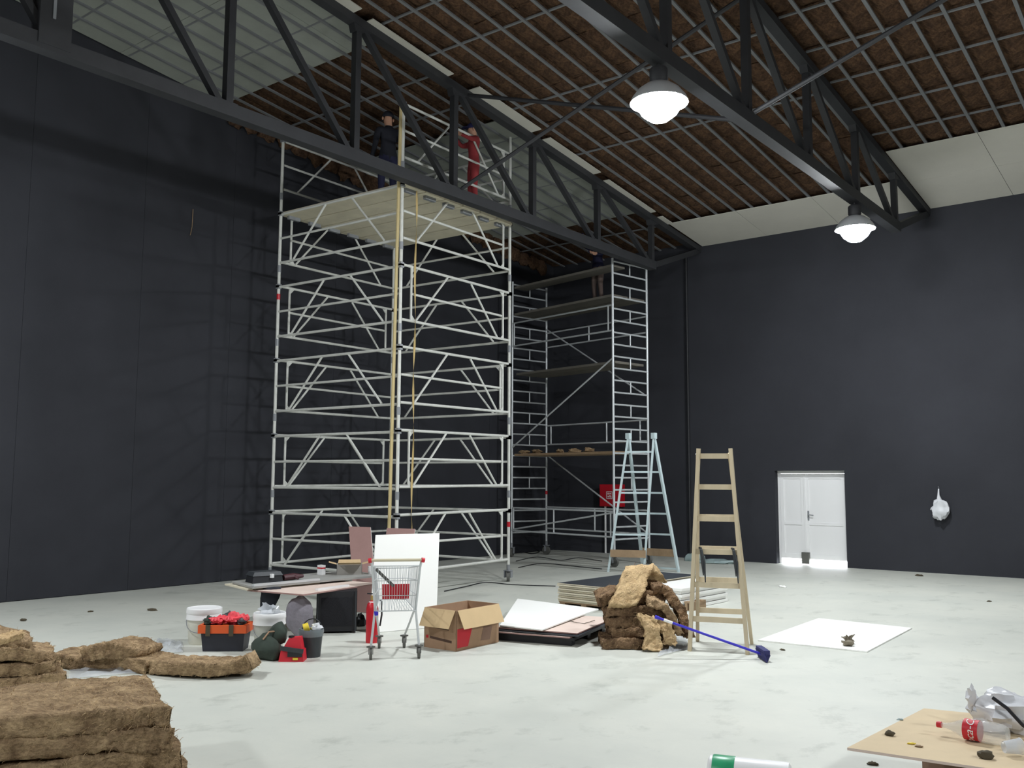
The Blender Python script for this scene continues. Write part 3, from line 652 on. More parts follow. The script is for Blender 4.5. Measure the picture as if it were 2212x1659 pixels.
zr = [.33, .68, 1.02, 1.36, 1.69, 2.01]
ladder(WL, LB[0], LB[1], tl, tr, zr, .036, .07, M_WOOD, M_WOOD)
bk2 = V((CF.x, CF.y, 0)).normalized()*.05
ladder(WL, LB[2], LB[3], tl+bk2-Z*.05, tr+bk2-Z*.05, [.35, .69, 1.03, 1.37], .034, .06, M_WOOD, M_WOOD)
part('hinge', MB().tube([tl-lw*.03-Z*.06+bk2*.5, tr+lw*.03-Z*.06+bk2*.5], .008, 6), M_GALV, WL)
for q, nm in ((.14, 'left'), (.86, 'right')):
    a = LB[0].lerp(tl, 1.02/2.09).lerp(LB[1].lerp(tr, 1.02/2.09), q); out = V((-CF.x, -CF.y, 0)).normalized()*.04
    mb = MB()
    for j, (l, o_) in enumerate(((.24, 0), (.31, .02))):
        mb.tube([a+Z*.03+out*.3, a+out+Z*.02, a+out+lw*(.01+o_)-Z*.1, a+out+lw*(.02+o_)-Z*l], [.012, .015, .014, .006], 6)
    mb.tube([a+Z*.035+out, a+Z*.035-out], .012, 6)
    single('dark_strap', mb, M_BLACK2, 'dark strap hung over the wooden ladder rung, %s one' % nm, 'strap', 'straps on the wooden ladder')
BL = [G(1314, 1235), G(1391, 1237), G(1389, 1233), G(1466, 1238)]
BL[2] = G(1389, 1230); BL[3] = G(1466, 1236)
bt0, bt1 = D(1357, 945, 17.95), D(1412, 943, 17.8); bt0.z = bt1.z = 2.58
BLD = thing('step_ladder', 'tall pale blue steel A-frame ladder in front of the rung tower', 'ladder', (BL[0]+BL[3])/2)
ladder(BLD, BL[0], BL[1], bt0, bt1, [.72, 1.12, 1.52, 1.92, 2.3], .04, .06, M_BLUEL, M_BLUEL, .035, .03)
ladder(BLD, BL[2], BL[3], bt0+bk2*1.5+fl*.02, bt1+bk2*1.5+fl*.02, [.06, .72, 1.12, 1.52, 1.92], .04, .06, M_BLUEL, M_BLUEL, .035, .03)
for b0_, b1_, t0_, t1_, sgn in ((BL[0], BL[1], bt0, bt1, -1), (BL[2], BL[3], bt0, bt1, 1)):
    a = b0_.lerp(t0_, .36/2.58); b = b1_.lerp(t1_, .36/2.58); d = (b-a).normalized(); o_ = fw*(.05*sgn)
    part('foot_board', MB().bar(a-d*.02+o_, b+d*.0+o_, .03, .14), M_WOODD, BLD)
for t_ in (bt0, bt1): part('top_hinge', MB().box(t_.x-.04, t_.x+.04, t_.y-.04, t_.y+.06, 2.55, 2.66), M_BLUEL, BLD)

# ================================================================== BROOM
h0 = G(1648, 1414, .05); h1 = D(1417, 1333, 9.28); hv = (h1-h0).normalized()
BR_ = thing('broom', 'blue-handled broom leaning on the insulation heap, head on floor', 'broom', G(1655, 1418))
part('handle', MB().tube([h0, h1], .0125, 10), M_BLUE, BR_, True)
part('grip_band', MB().tube([h1-hv*.17, h1-hv*.08], .0145, 10), M_WPLAS, BR_, True)
part('grip_end', MB().tube([h1-hv*.03, h1+hv*.01], .018, 10), M_BLUE, BR_, True)
hd = V((CF.x, CF.y, 0)).normalized()
part('head_block', MB().bar(h0-hd*.15+Z*.04, h0+hd*.15+Z*.04, .06, .045), M_NAVY, BR_)
mb = MB()
for i in range(16):
    for j in range(4):
        b = h0+hd*(-.145+.0193*i)+hv*(.02*(j-1.5)); mb.tube([b+Z*.03, V((b.x+.02*(j-1.5), b.y, .004))], .009, 5)
o = part('bristles', mb, M_NAVY, BR_); o['kind'] = 'stuff'

# ================================================================== BOARD STACKS
def board(pts, th, mt, label, group=None, name='board', edge=None):
    mb = MB().plate(pts, th); o = single(name, mb, mt, label, 'board', group)
    if edge:
        o.data.materials.append(edge)
        for p in o.data.polygons:
            if abs(p.normal.z) < .5: p.material_index = 1
    return o
# stack on the pallet, black coated board on top
ql, qb = G(1205, 1262, .3), G(1351, 1232, .3)
qf = G(1352, 1276, .3); ex = (qf-ql).normalized(); ey = V((-ex.y, ex.x, 0)); Lx, Ly = 1.18, (qb-ql).dot(ey)
q0 = V((ql.x, ql.y, 0))
def qp(a, b, z): return q0 + ex*a + ey*b + Z*z
PAL = thing('pallet', 'wooden pallet under the stack of cream boards', 'pallet', qp(.6, 1.2, 0))
for i in range(3):
    part('bearer', MB().bar(qp(.06+.37*i, .02, .025), qp(.06+.37*i, Ly-.02, .025), .09, .05), M_WOODD, PAL)
for i in range(7):
    b = .06+(Ly-.12)*i/6; part('slat', MB().bar(qp(.01, b, .06), qp(Lx*.75, b, .06), .1, .018), M_WOODD, PAL)
names = ['lowest', 'second', 'third', 'fourth', 'fifth', 'sixth', 'seventh', 'eighth', 'ninth']
for k in range(9):
    z = .0905+.0262*k; o1 = [.0, .012, -.01, .015, .0, -.012, .004, .01, -.006][k]; o2 = [.01, -.02, .015, .0, -.01, .02, 0, .012, -.012][k]
    board([qp(o1, o2, z), qp(Lx*.74+o1, o2, z), qp(Lx*.74+o1, Ly+o2, z), qp(o1, Ly+o2, z)], .0195, M_CREAM, 'cream fibre board, %s from the bottom of the pallet stack' % names[k], 'cream boards on the pallet')
board([qp(-.01, 0, .318), qp(Lx*.76, 0, .318), qp(Lx*.76, Ly, .318), qp(-.01, Ly, .318)], .012, M_BOARDK, 'black coated board lying on top of the pallet stack', edge=M_CREAM)
# white boards stacked against its right side
for k in range(7):
    z = .042+.0415*k; a0 = Lx*.78; sh = .03*(k % 2)
    board([qp(a0, .75+sh, z), qp(a0+.62-sh, .75+sh, z), qp(a0+.62-sh, Ly-.3, z), qp(a0, Ly-.3, z)], .036, M_WHITE, 'thick white board, %s from the floor, right of the black-topped stack' % names[k], 'white boards beside the pallet', edge=M_WHITE)
BT_ = thing('pallet', 'low worn wooden pallet end showing right of the white boards', 'pallet', qp(1.6, 1.6, 0))
for i in range(2): part('slat', MB().bar(qp(1.55, .85+.28*i, .11), qp(1.67, .85+.28*i, .11), .1, .02), M_WOODD, BT_)
for i in range(2): part('bearer', MB().bar(qp(1.58+.06*i, .8, .05), qp(1.58+.06*i, 1.2, .05), .04, .1), M_WOODD, BT_)
# low stack with the big white board
wl_, wf_, wr_, wb_ = G(1080, 1350, .17), G(1171, 1360, .17), G(1293, 1315, .17), G(1118, 1293, .17)
ux = (wf_-wl_).normalized(); uy = (wr_-wf_).normalized()
def rect(c, x, y, a, b, z): return [V((c.x, c.y, z)), V((c.x, c.y, z))+x*a, V((c.x, c.y, z))+x*a+y*b, V((c.x, c.y, z))+y*b]
board([wl_, wf_, wr_, wb_], .013, M_WHITE, 'large white board on top of the low stack by the cardboard box')
f2 = G(1247, 1374, .115); r2 = G(1322, 1342, .115); y2 = (r2-f2).normalized(); x2 = V((y2.y, -y2.x, 0))
board(rect(f2-x2*.95, x2, y2, .95, 1.25, .145), .013, M_PINKL, 'pale pink board lying just under the large white board', edge=M_PINK)
board(rect(f2-x2*1.0-y2*.03+x2*.03, x2, y2, 1.0, 1.15, .125), .013, M_BOARDK, 'dark grey board below the pale pink one in the low stack')
board(rect(f2-x2*1.05-y2*.05, x2, y2, .98, 1.2, .105), .013, M_PINKL, 'pinkish board near the bottom of the low stack', edge=M_PINK)
bc = f2-x2*1.0; BAT = thing('pallet', 'black plastic pallet under the low white board stack', 'pallet', V((bc.x, bc.y, 0)))
part('deck', MB().plate(rect(bc+y2*.02, x2, y2, .95, 1.15, .088), .03), M_BLACK, BAT)
for i in range(3): part('runner', MB().plate(rect(bc+y2*(.04+.5*i)+x2*.02, x2, y2, .9, .1, .058), .056), M_BLACK, BAT)
single('wire_offcut', MB().tube([G(1228, 1340, .152), G(1246, 1345, .158), G(1262, 1347, .154), G(1285, 1340, .16)], .004, 5), M_DIRT, 'bent dark wire offcut on the pale pink board', 'wire')
# board on the bare floor
board([G(1637, 1382, .014), G(1768, 1335, .014), G(1970, 1356, .014), G(1873, 1407, .014)], .013, M_WHITE, 'white board lying alone on the floor right of the ladder')
db = MB()
for i in range(9):
    a = i*2.4; c = G(1832, 1388, .03); e = c+V((math.cos(a)*.07, math.sin(a)*.07, .02+.035*(i % 3))); db.tube([c, c.lerp(e, .5)+Z*.02, e], [.02, .015, .004], 5)
db.blob(G(1832, 1389, .045), .06, .05, .03, .4, 5, 10, 6, 0, .0145)
single('crumpled_scrap', db, mat('scrap', (126, 118, 102), .9), 'crumpled grey scrap lying on the lone white board', 'debris', None, True)

# leaning boards
def lean(bl, br, height, lean_vec, th, mt, label, edge=None):
    up_ = (lean_vec + Z*height); n = (br-bl).cross(up_).normalized()
    mb = MB().plate([bl, br, br+up_, bl+up_], th, n); o = single('leaning_board', mb, mt, label, 'board'); o.data.materials.append(M_WHITE)
    for f_ in o.data.polygons:
        if abs(V(f_.normal).dot(n)) < .5: f_.material_index = 1
    return o
fwd = V((CF.x, CF.y, 0)).normalized()
lean(G(797, 1368), G(941, 1355), 1.09, fwd*.36, .013, M_WHITE, 'tall white board leaning upright behind the shopping cart')
lean(G(766, 1322), G(817, 1326), 1.07, fwd*.95-fl*.26, .012, M_PINK, 'brownish pink board leaning left behind the tall white one')
lean(G(816, 1322), G(882, 1327), 1.05, fwd*.95-fl*.02, .012, M_PINK, 'brownish pink board with pale edges leaning right behind the white one')

# ================================================================== BOARD TABLE AND CLUTTER
TZ = .49
tb = [G(655, 1284, TZ), G(500, 1256, TZ), G(690, 1238, TZ), G(812, 1258, TZ)]
A_ = tb[0]; ux_ = (G(808, 1261, TZ)-A_); ux_.z = 0; ux_.normalize(); uy_ = V((-ux_.y, ux_.x, 0))
def tp(a, b, z): return V((A_.x, A_.y, 0)) + ux_*a + uy_*b + Z*z
board([tp(0, 0, TZ), tp(1.35, 0, TZ), tp(1.35, .85, TZ), tp(0, .85, TZ)], .016, M_PINKL, 'pale pink board on the black crate forming the work table', edge=M_PINK)
board([tp(-.08, .78, TZ+.018), tp(.9, .55, TZ+.018), tp(1.1, 1.2, TZ+.018), tp(.18, 1.4, TZ+.018)], .016, M_CREAM, 'cream board jutting out left on the work table')
board([tp(-.06, .7, TZ+.045), tp(1.78, .3, TZ+.045), tp(2.1, 1.1, TZ+.045), tp(.22, 1.32, TZ+.045)], .022, mat('grey board', (150, 150, 146), .7, var=.1, scale=5), 'grey board lying askew on the work table')
mb = MB().bar(tp(-.04, .715, TZ+.06), tp(.85, .522, TZ+.06), .04, .026); single('metal_profile', mb, M_ALU, 'long pale metal profile along the front of the work table', 'profile')
single('metal_profile', MB().bar(tp(.33, .1, TZ+.012), tp(.86, .08, TZ+.012), .045, .022), M_WPLAS, 'short bright white profile on the pink table board', 'profile')
# black crate
cl, cr = G(682, 1369), G(770, 1367); cx = (cr-cl).normalized(); cy = V((-cx.y, cx.x, 0)); cwid = (cr-cl).length
CR8 = thing('black_crate', 'black box carrying the right end of the board table', 'crate', (cl+cr)/2)
def kp(a, b, z): return cl + cx*a + cy*b + Z*z
part('body', MB().hexa([kp(0, 0, .02), kp(cwid, 0, .02), kp(cwid, .38, .02), kp(0, .38, .02), kp(0, 0, .47), kp(cwid, 0, .47), kp(cwid, .38, .47), kp(0, .38, .47)]), M_BLACK, CR8)
for a in (.0, cwid-.03): part('corner_rib', MB().bar(kp(a+.015, -.006, .02), kp(a+.015, -.006, .47), .03, .012, cx), M_BLACK2, CR8)
part('front_grille', MB().plate([kp(.05, -.004, .08), kp(cwid-.05, -.004, .08), kp(cwid-.05, -.004, .4), kp(.05, -.004, .4)], .004, cy), mat('black mesh', (16, 17, 24), .8, bump=.4, scale=60, var=.1), CR8)
for a in (.04, cwid-.04):
    for b in (.05, .33): part('foot', MB().lathe([(.0, 0), (.02, 0), (.02, .02), (0, .02)], 10, kp(a, b, 0)), M_RUB, CR8)
# case on the table
KC = thing('power_tool_case', 'long black tool case lying on the left end of the table', 'case', tp(-.1, .5, TZ))
c1 = G(545, 1260, TZ+.05); c2 = G(612, 1256, TZ+.05); kx = (c2-c1); kx.z = 0; kl = kx.length; kx.normalize(); ky = V((-kx.y, kx.x, 0))
def kk(a, b, z): return V((c1.x, c1.y, TZ+.046)) + kx*a + ky*b + Z*z
part('body', MB().hexa([kk(0, 0, 0), kk(kl, 0, 0), kk(kl, .25, 0), kk(0, .25, 0), kk(.015, .01, .075), kk(kl-.015, .01, .075), kk(kl-.015, .24, .075), kk(.015, .24, .075)]), M_BLACK, KC)
part('lid', MB().hexa([kk(.005, 0, .08), kk(kl-.005, 0, .08), kk(kl-.005, .25, .08), kk(.005, .25, .08), kk(.03, .02, .125), kk(kl-.03, .02, .125), kk(kl-.03, .23, .125), kk(.03, .23, .125)]), M_BLACK2, KC)
part('latch', MB().box(*(lambda c: (c.x-.018, c.x+.018, c.y-.018, c.y+.018, c.z-.02, c.z+.025))(kk(kl*.62, -.004, .075))), M_WPLAS, KC)
single('hand_tool', MB().tube([kk(kl+.03, .08, .04), kk(kl+.16, .1, .045), kk(kl+.3, .14, .04)], [.035, .04, .02], 8).tube([kk(kl+.16, .1, .05), kk(kl+.2, .03, .03)], .02, 8), mat('dark maroon plastic', (74, 38, 44), .5), 'dark maroon power tool lying right of the black tool case', 'tool', None, True)
# packet and small open carton
pk = G(694, 1241, TZ+.045); PK = thing('packet', 'small white packet with red stripe standing on the table', 'packet', pk)
part('body', MB().box(pk.x-.045, pk.x+.045, pk.y-.03, pk.y+.03, pk.z, pk.z+.12), M_WPLAS, PK); part('stripe', MB().box(pk.x-.046, pk.x+.046, pk.y-.031, pk.y+.031, pk.z+.075, pk.z+.092), M_RED, PK)
def carton(name, label, f, xa, ya, la, lb, h, flaps, inner=M_CARD, out=M_CARDD, flapm=M_CARD, th=.006, flen=None, drop=1.0, wallm=None):
    """open box: corner f, directions xa, ya"""
    t = thing(name, label, 'box', V(f)); f = V(f)
    def p(a, b, z): return f + xa*a + ya*b + Z*z
    fl_ = flen or min(la, lb)*.5; wm = wallm or out
    part('bottom', MB().plate([p(0, 0, th), p(la, 0, th), p(la, lb, th), p(0, lb, th)], th), out, t)
    W_ = [((0, 0), (la, 0), -ya), ((la, 0), (la, lb), xa), ((la, lb), (0, lb), ya), ((0, lb), (0, 0), -xa)]
    for i, ((a0, b0), (a1, b1), n) in enumerate(W_):
        part('wall', MB().plate([p(a0, b0, th), p(a1, b1, th), p(a1, b1, h), p(a0, b0, h)], th, -n), wm, t)
        ang = flaps[i]
        if ang is not None:
            d = n*math.sin(ang)*fl_ + Z*math.cos(ang)*fl_
            e = (p(a1, b1, h)-p(a0, b0, h)).normalized()*.012
            part('flap', MB().plate([p(a0, b0, h)+e+n*.004, p(a1, b1, h)-e+n*.004, p(a1, b1, h)-e*1.6+d+n*.004, p(a0, b0, h)+e*1.6+d+n*.004], .004, n), flapm, t)
    return t, p
sc_ = G(727, 1242, TZ+.046)
carton('carton', 'small grey open carton with tan flaps on the table', sc_, cx, cy, .32, .24, .13, (1.25, 1.3, 1.2, 1.3), flapm=M_CARDL, out=mat('grey carton', (168, 164, 158), .8), flen=.1)
jar = G(801, 1240, TZ+.045); single('plastic_tub', MB().lathe([(0, 0), (.035, 0), (.04, .07), (.042, .08), (.04, .1), (0, .1)], 14, jar), M_WPLAS, 'small white tub on the table beside the cart', 'tub', None, True)
# dark cloth hanging from the table end
dc = MB(); n_ = 14
for i, (z, r) in enumerate(((TZ+.02, .11), (TZ-.03, .115), (TZ-.1, .1), (TZ-.19, .08), (TZ-.26, .055), (TZ-.31, .035))):
    c = D(583-(i*1.2), 1300, 10.75); 
    for k in range(n_):
        a = 2*PI*k/n_; rr = r*(1+.22*math.sin(3*a+i)); dc.v.append(V((c.x, c.y, z)) + fl*rr*math.cos(a) + fwd*rr*.5*math.sin(a))
dc.f = [(i*n_+k, i*n_+(k+1) % n_, (i+1)*n_+(k+1) % n_, (i+1)*n_+k) for i in range(5) for k in range(n_)] + [tuple(range(n_))[::-1], tuple(range(5*n_, 6*n_))]
single('hanging_jacket', dc, mat('charcoal cloth', (44, 48, 58), .9, var=.15, scale=14), 'charcoal garment hanging down from the left end of the table', 'garment', None, True)
# grey sack
single('grey_sack', MB().blob(G(646, 1374)+Z*.21, .16, .14, .23, .12, 3, 18, 14, .3, .002), M_GREYC, 'slumped grey cloth sack under the table left of black box', 'sack', None, True)
# fire extinguisher
ex_ = G(803, 1388); FE = thing('fire_extinguisher', 'red fire extinguisher standing left of the cart', 'extinguisher', ex_)
part('cylinder', MB().lathe([(0, 0), (.062, 0), (.066, .02), (.066, .36), (.055, .41), (.03, .44), (.02, .45), (0, .45)], 20, ex_), M_REDP, FE, True)
part('valve', MB().lathe([(0, .45), (.022, .45), (.022, .5), (0, .5)], 12, ex_), M_WOOD if False else mat('brass', (190, 160, 96), .4, .5), FE, True)
part('lever', MB().bar(ex_+V((-.05, -.03, .52)), ex_+V((.05, .03, .515)), .02, .012), M_BLACK, FE); part('hose', MB().tube([ex_+V((.03, .02, .48)), ex_+V((.09, .05, .44)), ex_+V((.095, .05, .3)), ex_+V((.08, .04, .18))], .01, 8), M_BLACK, FE, True)
part('neck_ring', MB().lathe([(.034, .425), (.04, .43), (.034, .437)], 16, ex_), M_WPLAS, FE, True)
single('dark_offcut', MB().blob(G(778, 1352)+Z*.05, .07, .06, .08, .35, 5, 10, 8, 0, .002), M_BLACK2, 'dark lumpy bag beside the black crate', 'bag', None, True)

# --- buckets and tool containers
def bucket(c, r, h, body, label, bandh=.1, lid=False):
    t = thing('bucket', label, 'bucket', c)
    part('body', MB().lathe([(0, .004), (r*.82, 0), (r*.85, .01), (r*.96, h-.12), (r*.93, h-.12), (r*.8, .015), (0, .015)], 24, c), body, t, True)
    part('rim_band', MB().lathe([(r*.97, h-.12), (r*1.04, h-.115), (r*1.0, h-.06), (r*1.04, h-.05), (r*1.02, h-.005), (r*.99, h), (r*.95, h-.005), (r*.93, h-.12)], 24, c), M_WPLAS, t, True)
    hn = MB(); hn.tube([c+fl*(r*math.cos(a))+fwd*(-r*1.04-.0)*math.sin(a)+Z*(h-.1-.14*math.sin(a)) for a in [PI*i/12 for i in range(13)]], .004, 6)
    part('bail_handle', hn, M_GALV, t, True)
    return t
b_ = bucket(G(439, 1389), .18, .375, mat('off white plastic', (214, 212, 198), .45), 'white plastic bucket behind the black and orange toolbox')
part('lid', MB().lathe([(0, .365), (.168, .368), (.172, .36), (0, .355)], 24, G(439, 1389)), M_WPLAS, b_, True)
b2 = G(580, 1409); bucket(b2, .16, .4, M_TRANSL, 'cloudy plastic bucket between toolbox and grey sack')
single('film_scrap', MB().blob(b2+Z*.4, .1, .09, .075, .4, 4, 14, 10), M_FILM, 'crumpled clear film sticking out of the cloudy bucket', 'film', None, True)
# toolbox
tl_, tr_ = G(432, 1408), G(527, 1408); tx = (tr_-tl_).normalized(); ty = V((-tx.y, tx.x, 0)); tw = (tr_-tl_).length
TBX = thing('toolbox', 'open black toolbox with orange rim heaped with pink gloves', 'toolbox', (tl_+tr_)/2)
def tq(a, b, z): return tl_ + tx*a + ty*b + Z*z
part('body', MB().hexa([tq(.02, .02, 0), tq(tw-.02, .02, 0), tq(tw-.02, .24, 0), tq(.02, .24, 0), tq(0, 0, .2), tq(tw, 0, .2), tq(tw, .26, .2), tq(0, .26, .2)]), mat('black blue plastic', (34, 36, 48), .5), TBX)
rim = MB()
for a0, b0, a1, b1 in ((-.02, -.01, tw+.02, -.01), (tw+.01, -.02, tw+.01, .28), (-.02, .27, tw+.02, .27), (-.01, -.02, -.01, .28)): rim.bar(tq(a0, b0, .225), tq(a1, b1, .225), .03, .08)
part('orange_rim', rim, M_ORANGE, TBX)
for a in (.08, tw-.13): part('latch', MB().bar(tq(a, -.03, .27), tq(a, -.03, .16), .012, .045, tx), M_DIRT, TBX)
for i, (a, b, z, r, m_, l_) in enumerate(((.14, .08, .31, .065, M_PINKG, 'pink glove at the left of the toolbox heap'), (.27, .1, .32, .08, M_PINKG, 'large pink glove in the middle of the toolbox heap'), (.36, .16, .31, .06, M_PINKG, 'pink glove at the right of the toolbox heap'), (.22, .2, .34, .05, M_BLACK2, 'dark tool handle among the pink gloves'), (.05, .16, .29, .07, M_GREENC, 'olive cloth over the left end of the toolbox'), (.4, .05, .3, .04, M_BLACK2, 'small dark tool at the right front of the toolbox'))):
    mb = MB().blob(tq(a, b, z-.01), r*1.15, r*.95, r*.7, .4, 4, 14, 10, i*.7)
    if m_ is M_PINKG:
        mb.blob(tq(a+.05, b+.03, z+.0), r*.6, r*.5, r*.55, .3, 4, 10, 8, i)
        for f_ in range(3): mb.tube([tq(a-.01, b-.02, z+.01), tq(a-.03+.03*f_, b-r*.75, z+.012), tq(a-.035+.035*f_, b-r*1.0, z-.008)], [.017, .015, .012], 8)
    single('work_glove' if m_ is M_PINKG else 'tool', mb, m_, l_, 'glove' if m_ is M_PINKG else 'tool', 'things in the toolbox', True)
# olive bag, red machine case, dark bin
ob = G(577, 1423); OB = thing('tool_bag', 'dark olive tool bag slumped before the cloudy bucket', 'bag', ob)
part('body', MB().blob(ob+Z*.1, .17, .13, .14, .15, 3, 16, 10, 0, .002), M_GREENC, OB, True); part('flap', MB().blob(ob+V((.06, .08, .24)), .11, .08, .1, .2, 3, 14, 9), M_GREENC, OB, True)
part('strap', MB().tube([ob+fl*-.02+Z*.2-fwd*.1, ob+fl*.03+Z*.27-fwd*.07, ob+fl*.1+Z*.27-fwd*.03, ob+fl*.14+Z*.2], .009, 6), mat('tan strap', (160, 130, 104), .8), OB, True)
rc = G(628, 1430); RC = thing('power_tool', 'red and black power tool standing in front of the dark bin', 'tool', rc)
def rp(a, b, z): return rc + fl*a + fwd*b + Z*z
part('base', MB().hexa([rp(-.12, 0, 0), rp(.12, 0, 0), rp(.12, .16, 0), rp(-.12, .16, 0), rp(-.1, .01, .11), rp(.11, .01, .11), rp(.11, .15, .11), rp(-.1, .15, .11)]), M_RED, RC)
part('motor_housing', MB().hexa([rp(-.09, .01, .11), rp(.1, .01, .11), rp(.1, .14, .11), rp(-.09, .14, .11), rp(-.03, .03, .22), rp(.08, .03, .23), rp(.08, .12, .23), rp(-.03, .12, .22)]), M_RED, RC)
part('grip', MB().bar(rp(-.1, -.008, .13), rp(.12, -.008, .1), .02, .04), M_BLACK2, RC); part('vent_panel', MB().bar(rp(-.03, -.01, .075), rp(.11, -.01, .075), .012, .05), M_BLACK, RC); part('rating_plate', MB().bar(rp(.02, -.008, .03), rp(.07, -.008, .03), .006, .022), M_YEL, RC)
part('switch', MB().box(rp(-.01, .05, 0).x-.02, rp(-.01, .05, 0).x+.02, rp(-.01, .05, 0).y-.02, rp(-.01, .05, 0).y+.02, .22, .24), M_BLACK, RC)
bn = G(671, 1418); BN = thing('waste_bin', 'dark plastic bin holding a yellow tool and a grey bag', 'bin', bn)
part('body', MB().lathe([(0, .004), (.095, 0), (.115, .24), (.122, .25), (.115, .25), (.105, .2), (0, .2)], 20, bn), M_BLACK2, BN, True)
part('liner', MB().lathe([(.116, .2), (.126, .24), (.122, .27), (.1, .255), (.08, .2)], 20, bn), mat('grey liner', (112, 120, 124), .4), BN, True)
part('bail', MB().tube([bn+fl*(.1*math.cos(a))+Z*(.25+.11*math.sin(a))+fwd*.05 for a in [PI*i/8 for i in range(9)]], .005, 6), M_BLACK, BN, True)
single('tape_measure', MB().tube([bn+fl*-.07+Z*.275-fwd*.03, bn+fl*-.02+Z*.29-fwd*.02], .045, 14), M_YEL, 'yellow round tool lying in the dark bin', 'tool', None, True)
single('film_scrap', MB().blob(bn+fl*.05+Z*.28, .06, .05, .04, .4, 5, 12, 8), M_BAG, 'crumpled pale bag on top of the dark bin', 'bag', None, True)
# --- cardboard box
bf = V((-6.50, 7.36, 0)); bl_ = (V((-6.88, 7.27, 0))-bf); br_ = V((-6.52, 8.07, 0))-bf
xa = br_.normalized(); ya = V((-xa.y, xa.x, 0)); la = .72; lb = .44
t, p = carton('cardboard_box', 'open cardboard box with folded-out flaps and red print', bf, xa, ya, la, lb, .41, (PI-.42, PI-.35, PI-.4, PI-.5), flapm=M_CARDL, flen=.2)
t['label'] = 'large open cardboard box with flaps folded out and red printed corner'
for c_ in t.children:
    pass
part('red_print', MB().plate([p(.015, -.0015, .03), p(.19, -.0015, .03), p(.26, -.0015, .22), p(.015, -.0015, .22)], .001, -ya), M_RED, t)
part('dark_print', MB().plate([p(.4, -.0015, .06), p(.56, -.0015, .05), p(.6, -.0015, .19), p(.45, -.0015, .2)], .001, -ya), mat('faded print', (140, 112, 96), .9), t)
part('printed_line', MB().plate([p(-.0015, .06, .075), p(-.0015, .36, .1), p(-.0015, .36, .125), p(-.0015, .06, .1)], .001, -xa), mat('dark print', (84, 62, 50), .9), t)
part('printed_line', MB().plate([p(-.0015, .1, .2), p(-.0015, .38, .215), p(-.0015, .38, .225), p(-.0015, .1, .21)], .001, -xa), mat('dark print', (84, 62, 50), .9), t)
part('red_mark', MB().plate([p(-.0015, .38, .1), p(-.0015, .41, .1), p(-.0015, .41, .13), p(-.0015, .38, .13)], .001, -xa), M_RED, t)

# ================================================================== RIGHT FOREGROUND
BZ = .33
board([G(1830, 1615, BZ), G(1996, 1530, BZ), G(2290, 1560, BZ), G(2260, 1678, BZ)], .014, mat('tan board', (214, 194, 160), .8, var=.05, scale=4), 'tan board carrying the cola bottle at the right bottom edge', edge=M_PINKL)
sb = G(2075, 1640, BZ-.1); sb.z = 0
carton('cardboard_box', 'brown carton under the tan board at right bottom edge', sb, fl, fwd, .5, .5, BZ-.016, (None,)*4, out=mat('brown carton', (120, 92, 74), .85))
# bottle
ba, bb = G(2024, 1564, BZ+.058), G(2180, 1590, BZ+.062); bax = (bb-ba).normalized(); blen = .335; bb = ba+bax*blen
BS = 1.12; bo = ba; BO = thing('cola_bottle', 'empty clear cola bottle with red label lying on the tan board', 'bottle', (ba+bb)/2)
q_ = V((0, 0, 1)).rotation_difference(bax)
part('body', MB().lathe([(r_*BS, z_*BS) for r_, z_ in [(.012, .02), (.013, .045), (.02, .07), (.042, .12), (.05, .15), (.049, .16), (.049, .21), (.052, .22), (.053, .27), (.049, .31), (.04, .33), (.02, .335), (.001, .325)]], 22, bo, bax), M_PET, BO, True)
part('cap', MB().lathe([(r_*BS, z_*BS) for r_, z_ in [(.0, 0), (.0145, 0), (.0155, .005), (.0155, .022), (0, .022)]], 14, bo, bax), M_RED, BO, True)
lab = part('label_band', MB().lathe([(r_*BS, z_*BS) for r_, z_ in [(.0502, .135), (.0506, .14), (.0498, .2), (.0502, .205)]], 26, bo, bax), M_RED, BO, True)
fc = bpy.data.curves.new('lettering', 'FONT'); fc.body = 'Coca-Cola'; fc.size = .062; fc.align_x = 'CENTER'; fc.shear = .3; fc.resolution_u = 3
fo = bpy.data.objects.new('lettering', fc); COL.objects.link(fo); dg = bpy.context.evaluated_depsgraph_get(); dg.update()
lm_ = bpy.data.meshes.new_from_object(fo.evaluated_get(dg)); bpy.data.objects.remove(fo)
bm = bmesh.new(); bm.from_mesh(lm_); bmesh.ops.subdivide_edges(bm, edges=bm.edges, cuts=2); bm.to_mesh(lm_); bm.free()
toC = (CO-bo).normalized(); rx_ = (toC-bax*toC.dot(bax)).normalized(); ry_ = bax.cross(rx_)
for v in lm_.vertices:
    a = -v.co.x/.058; zz = .21-v.co.y
    v.co = bo + bax*zz + (rx_*math.cos(a)+ry_*math.sin(a))*.0575
lm_.materials.append(M_WPLAS); lo = bpy.data.objects.new('lettering', lm_); COL.objects.link(lo); lo.parent = lab; lo.matrix_parent_inverse = parent_inv(lab)
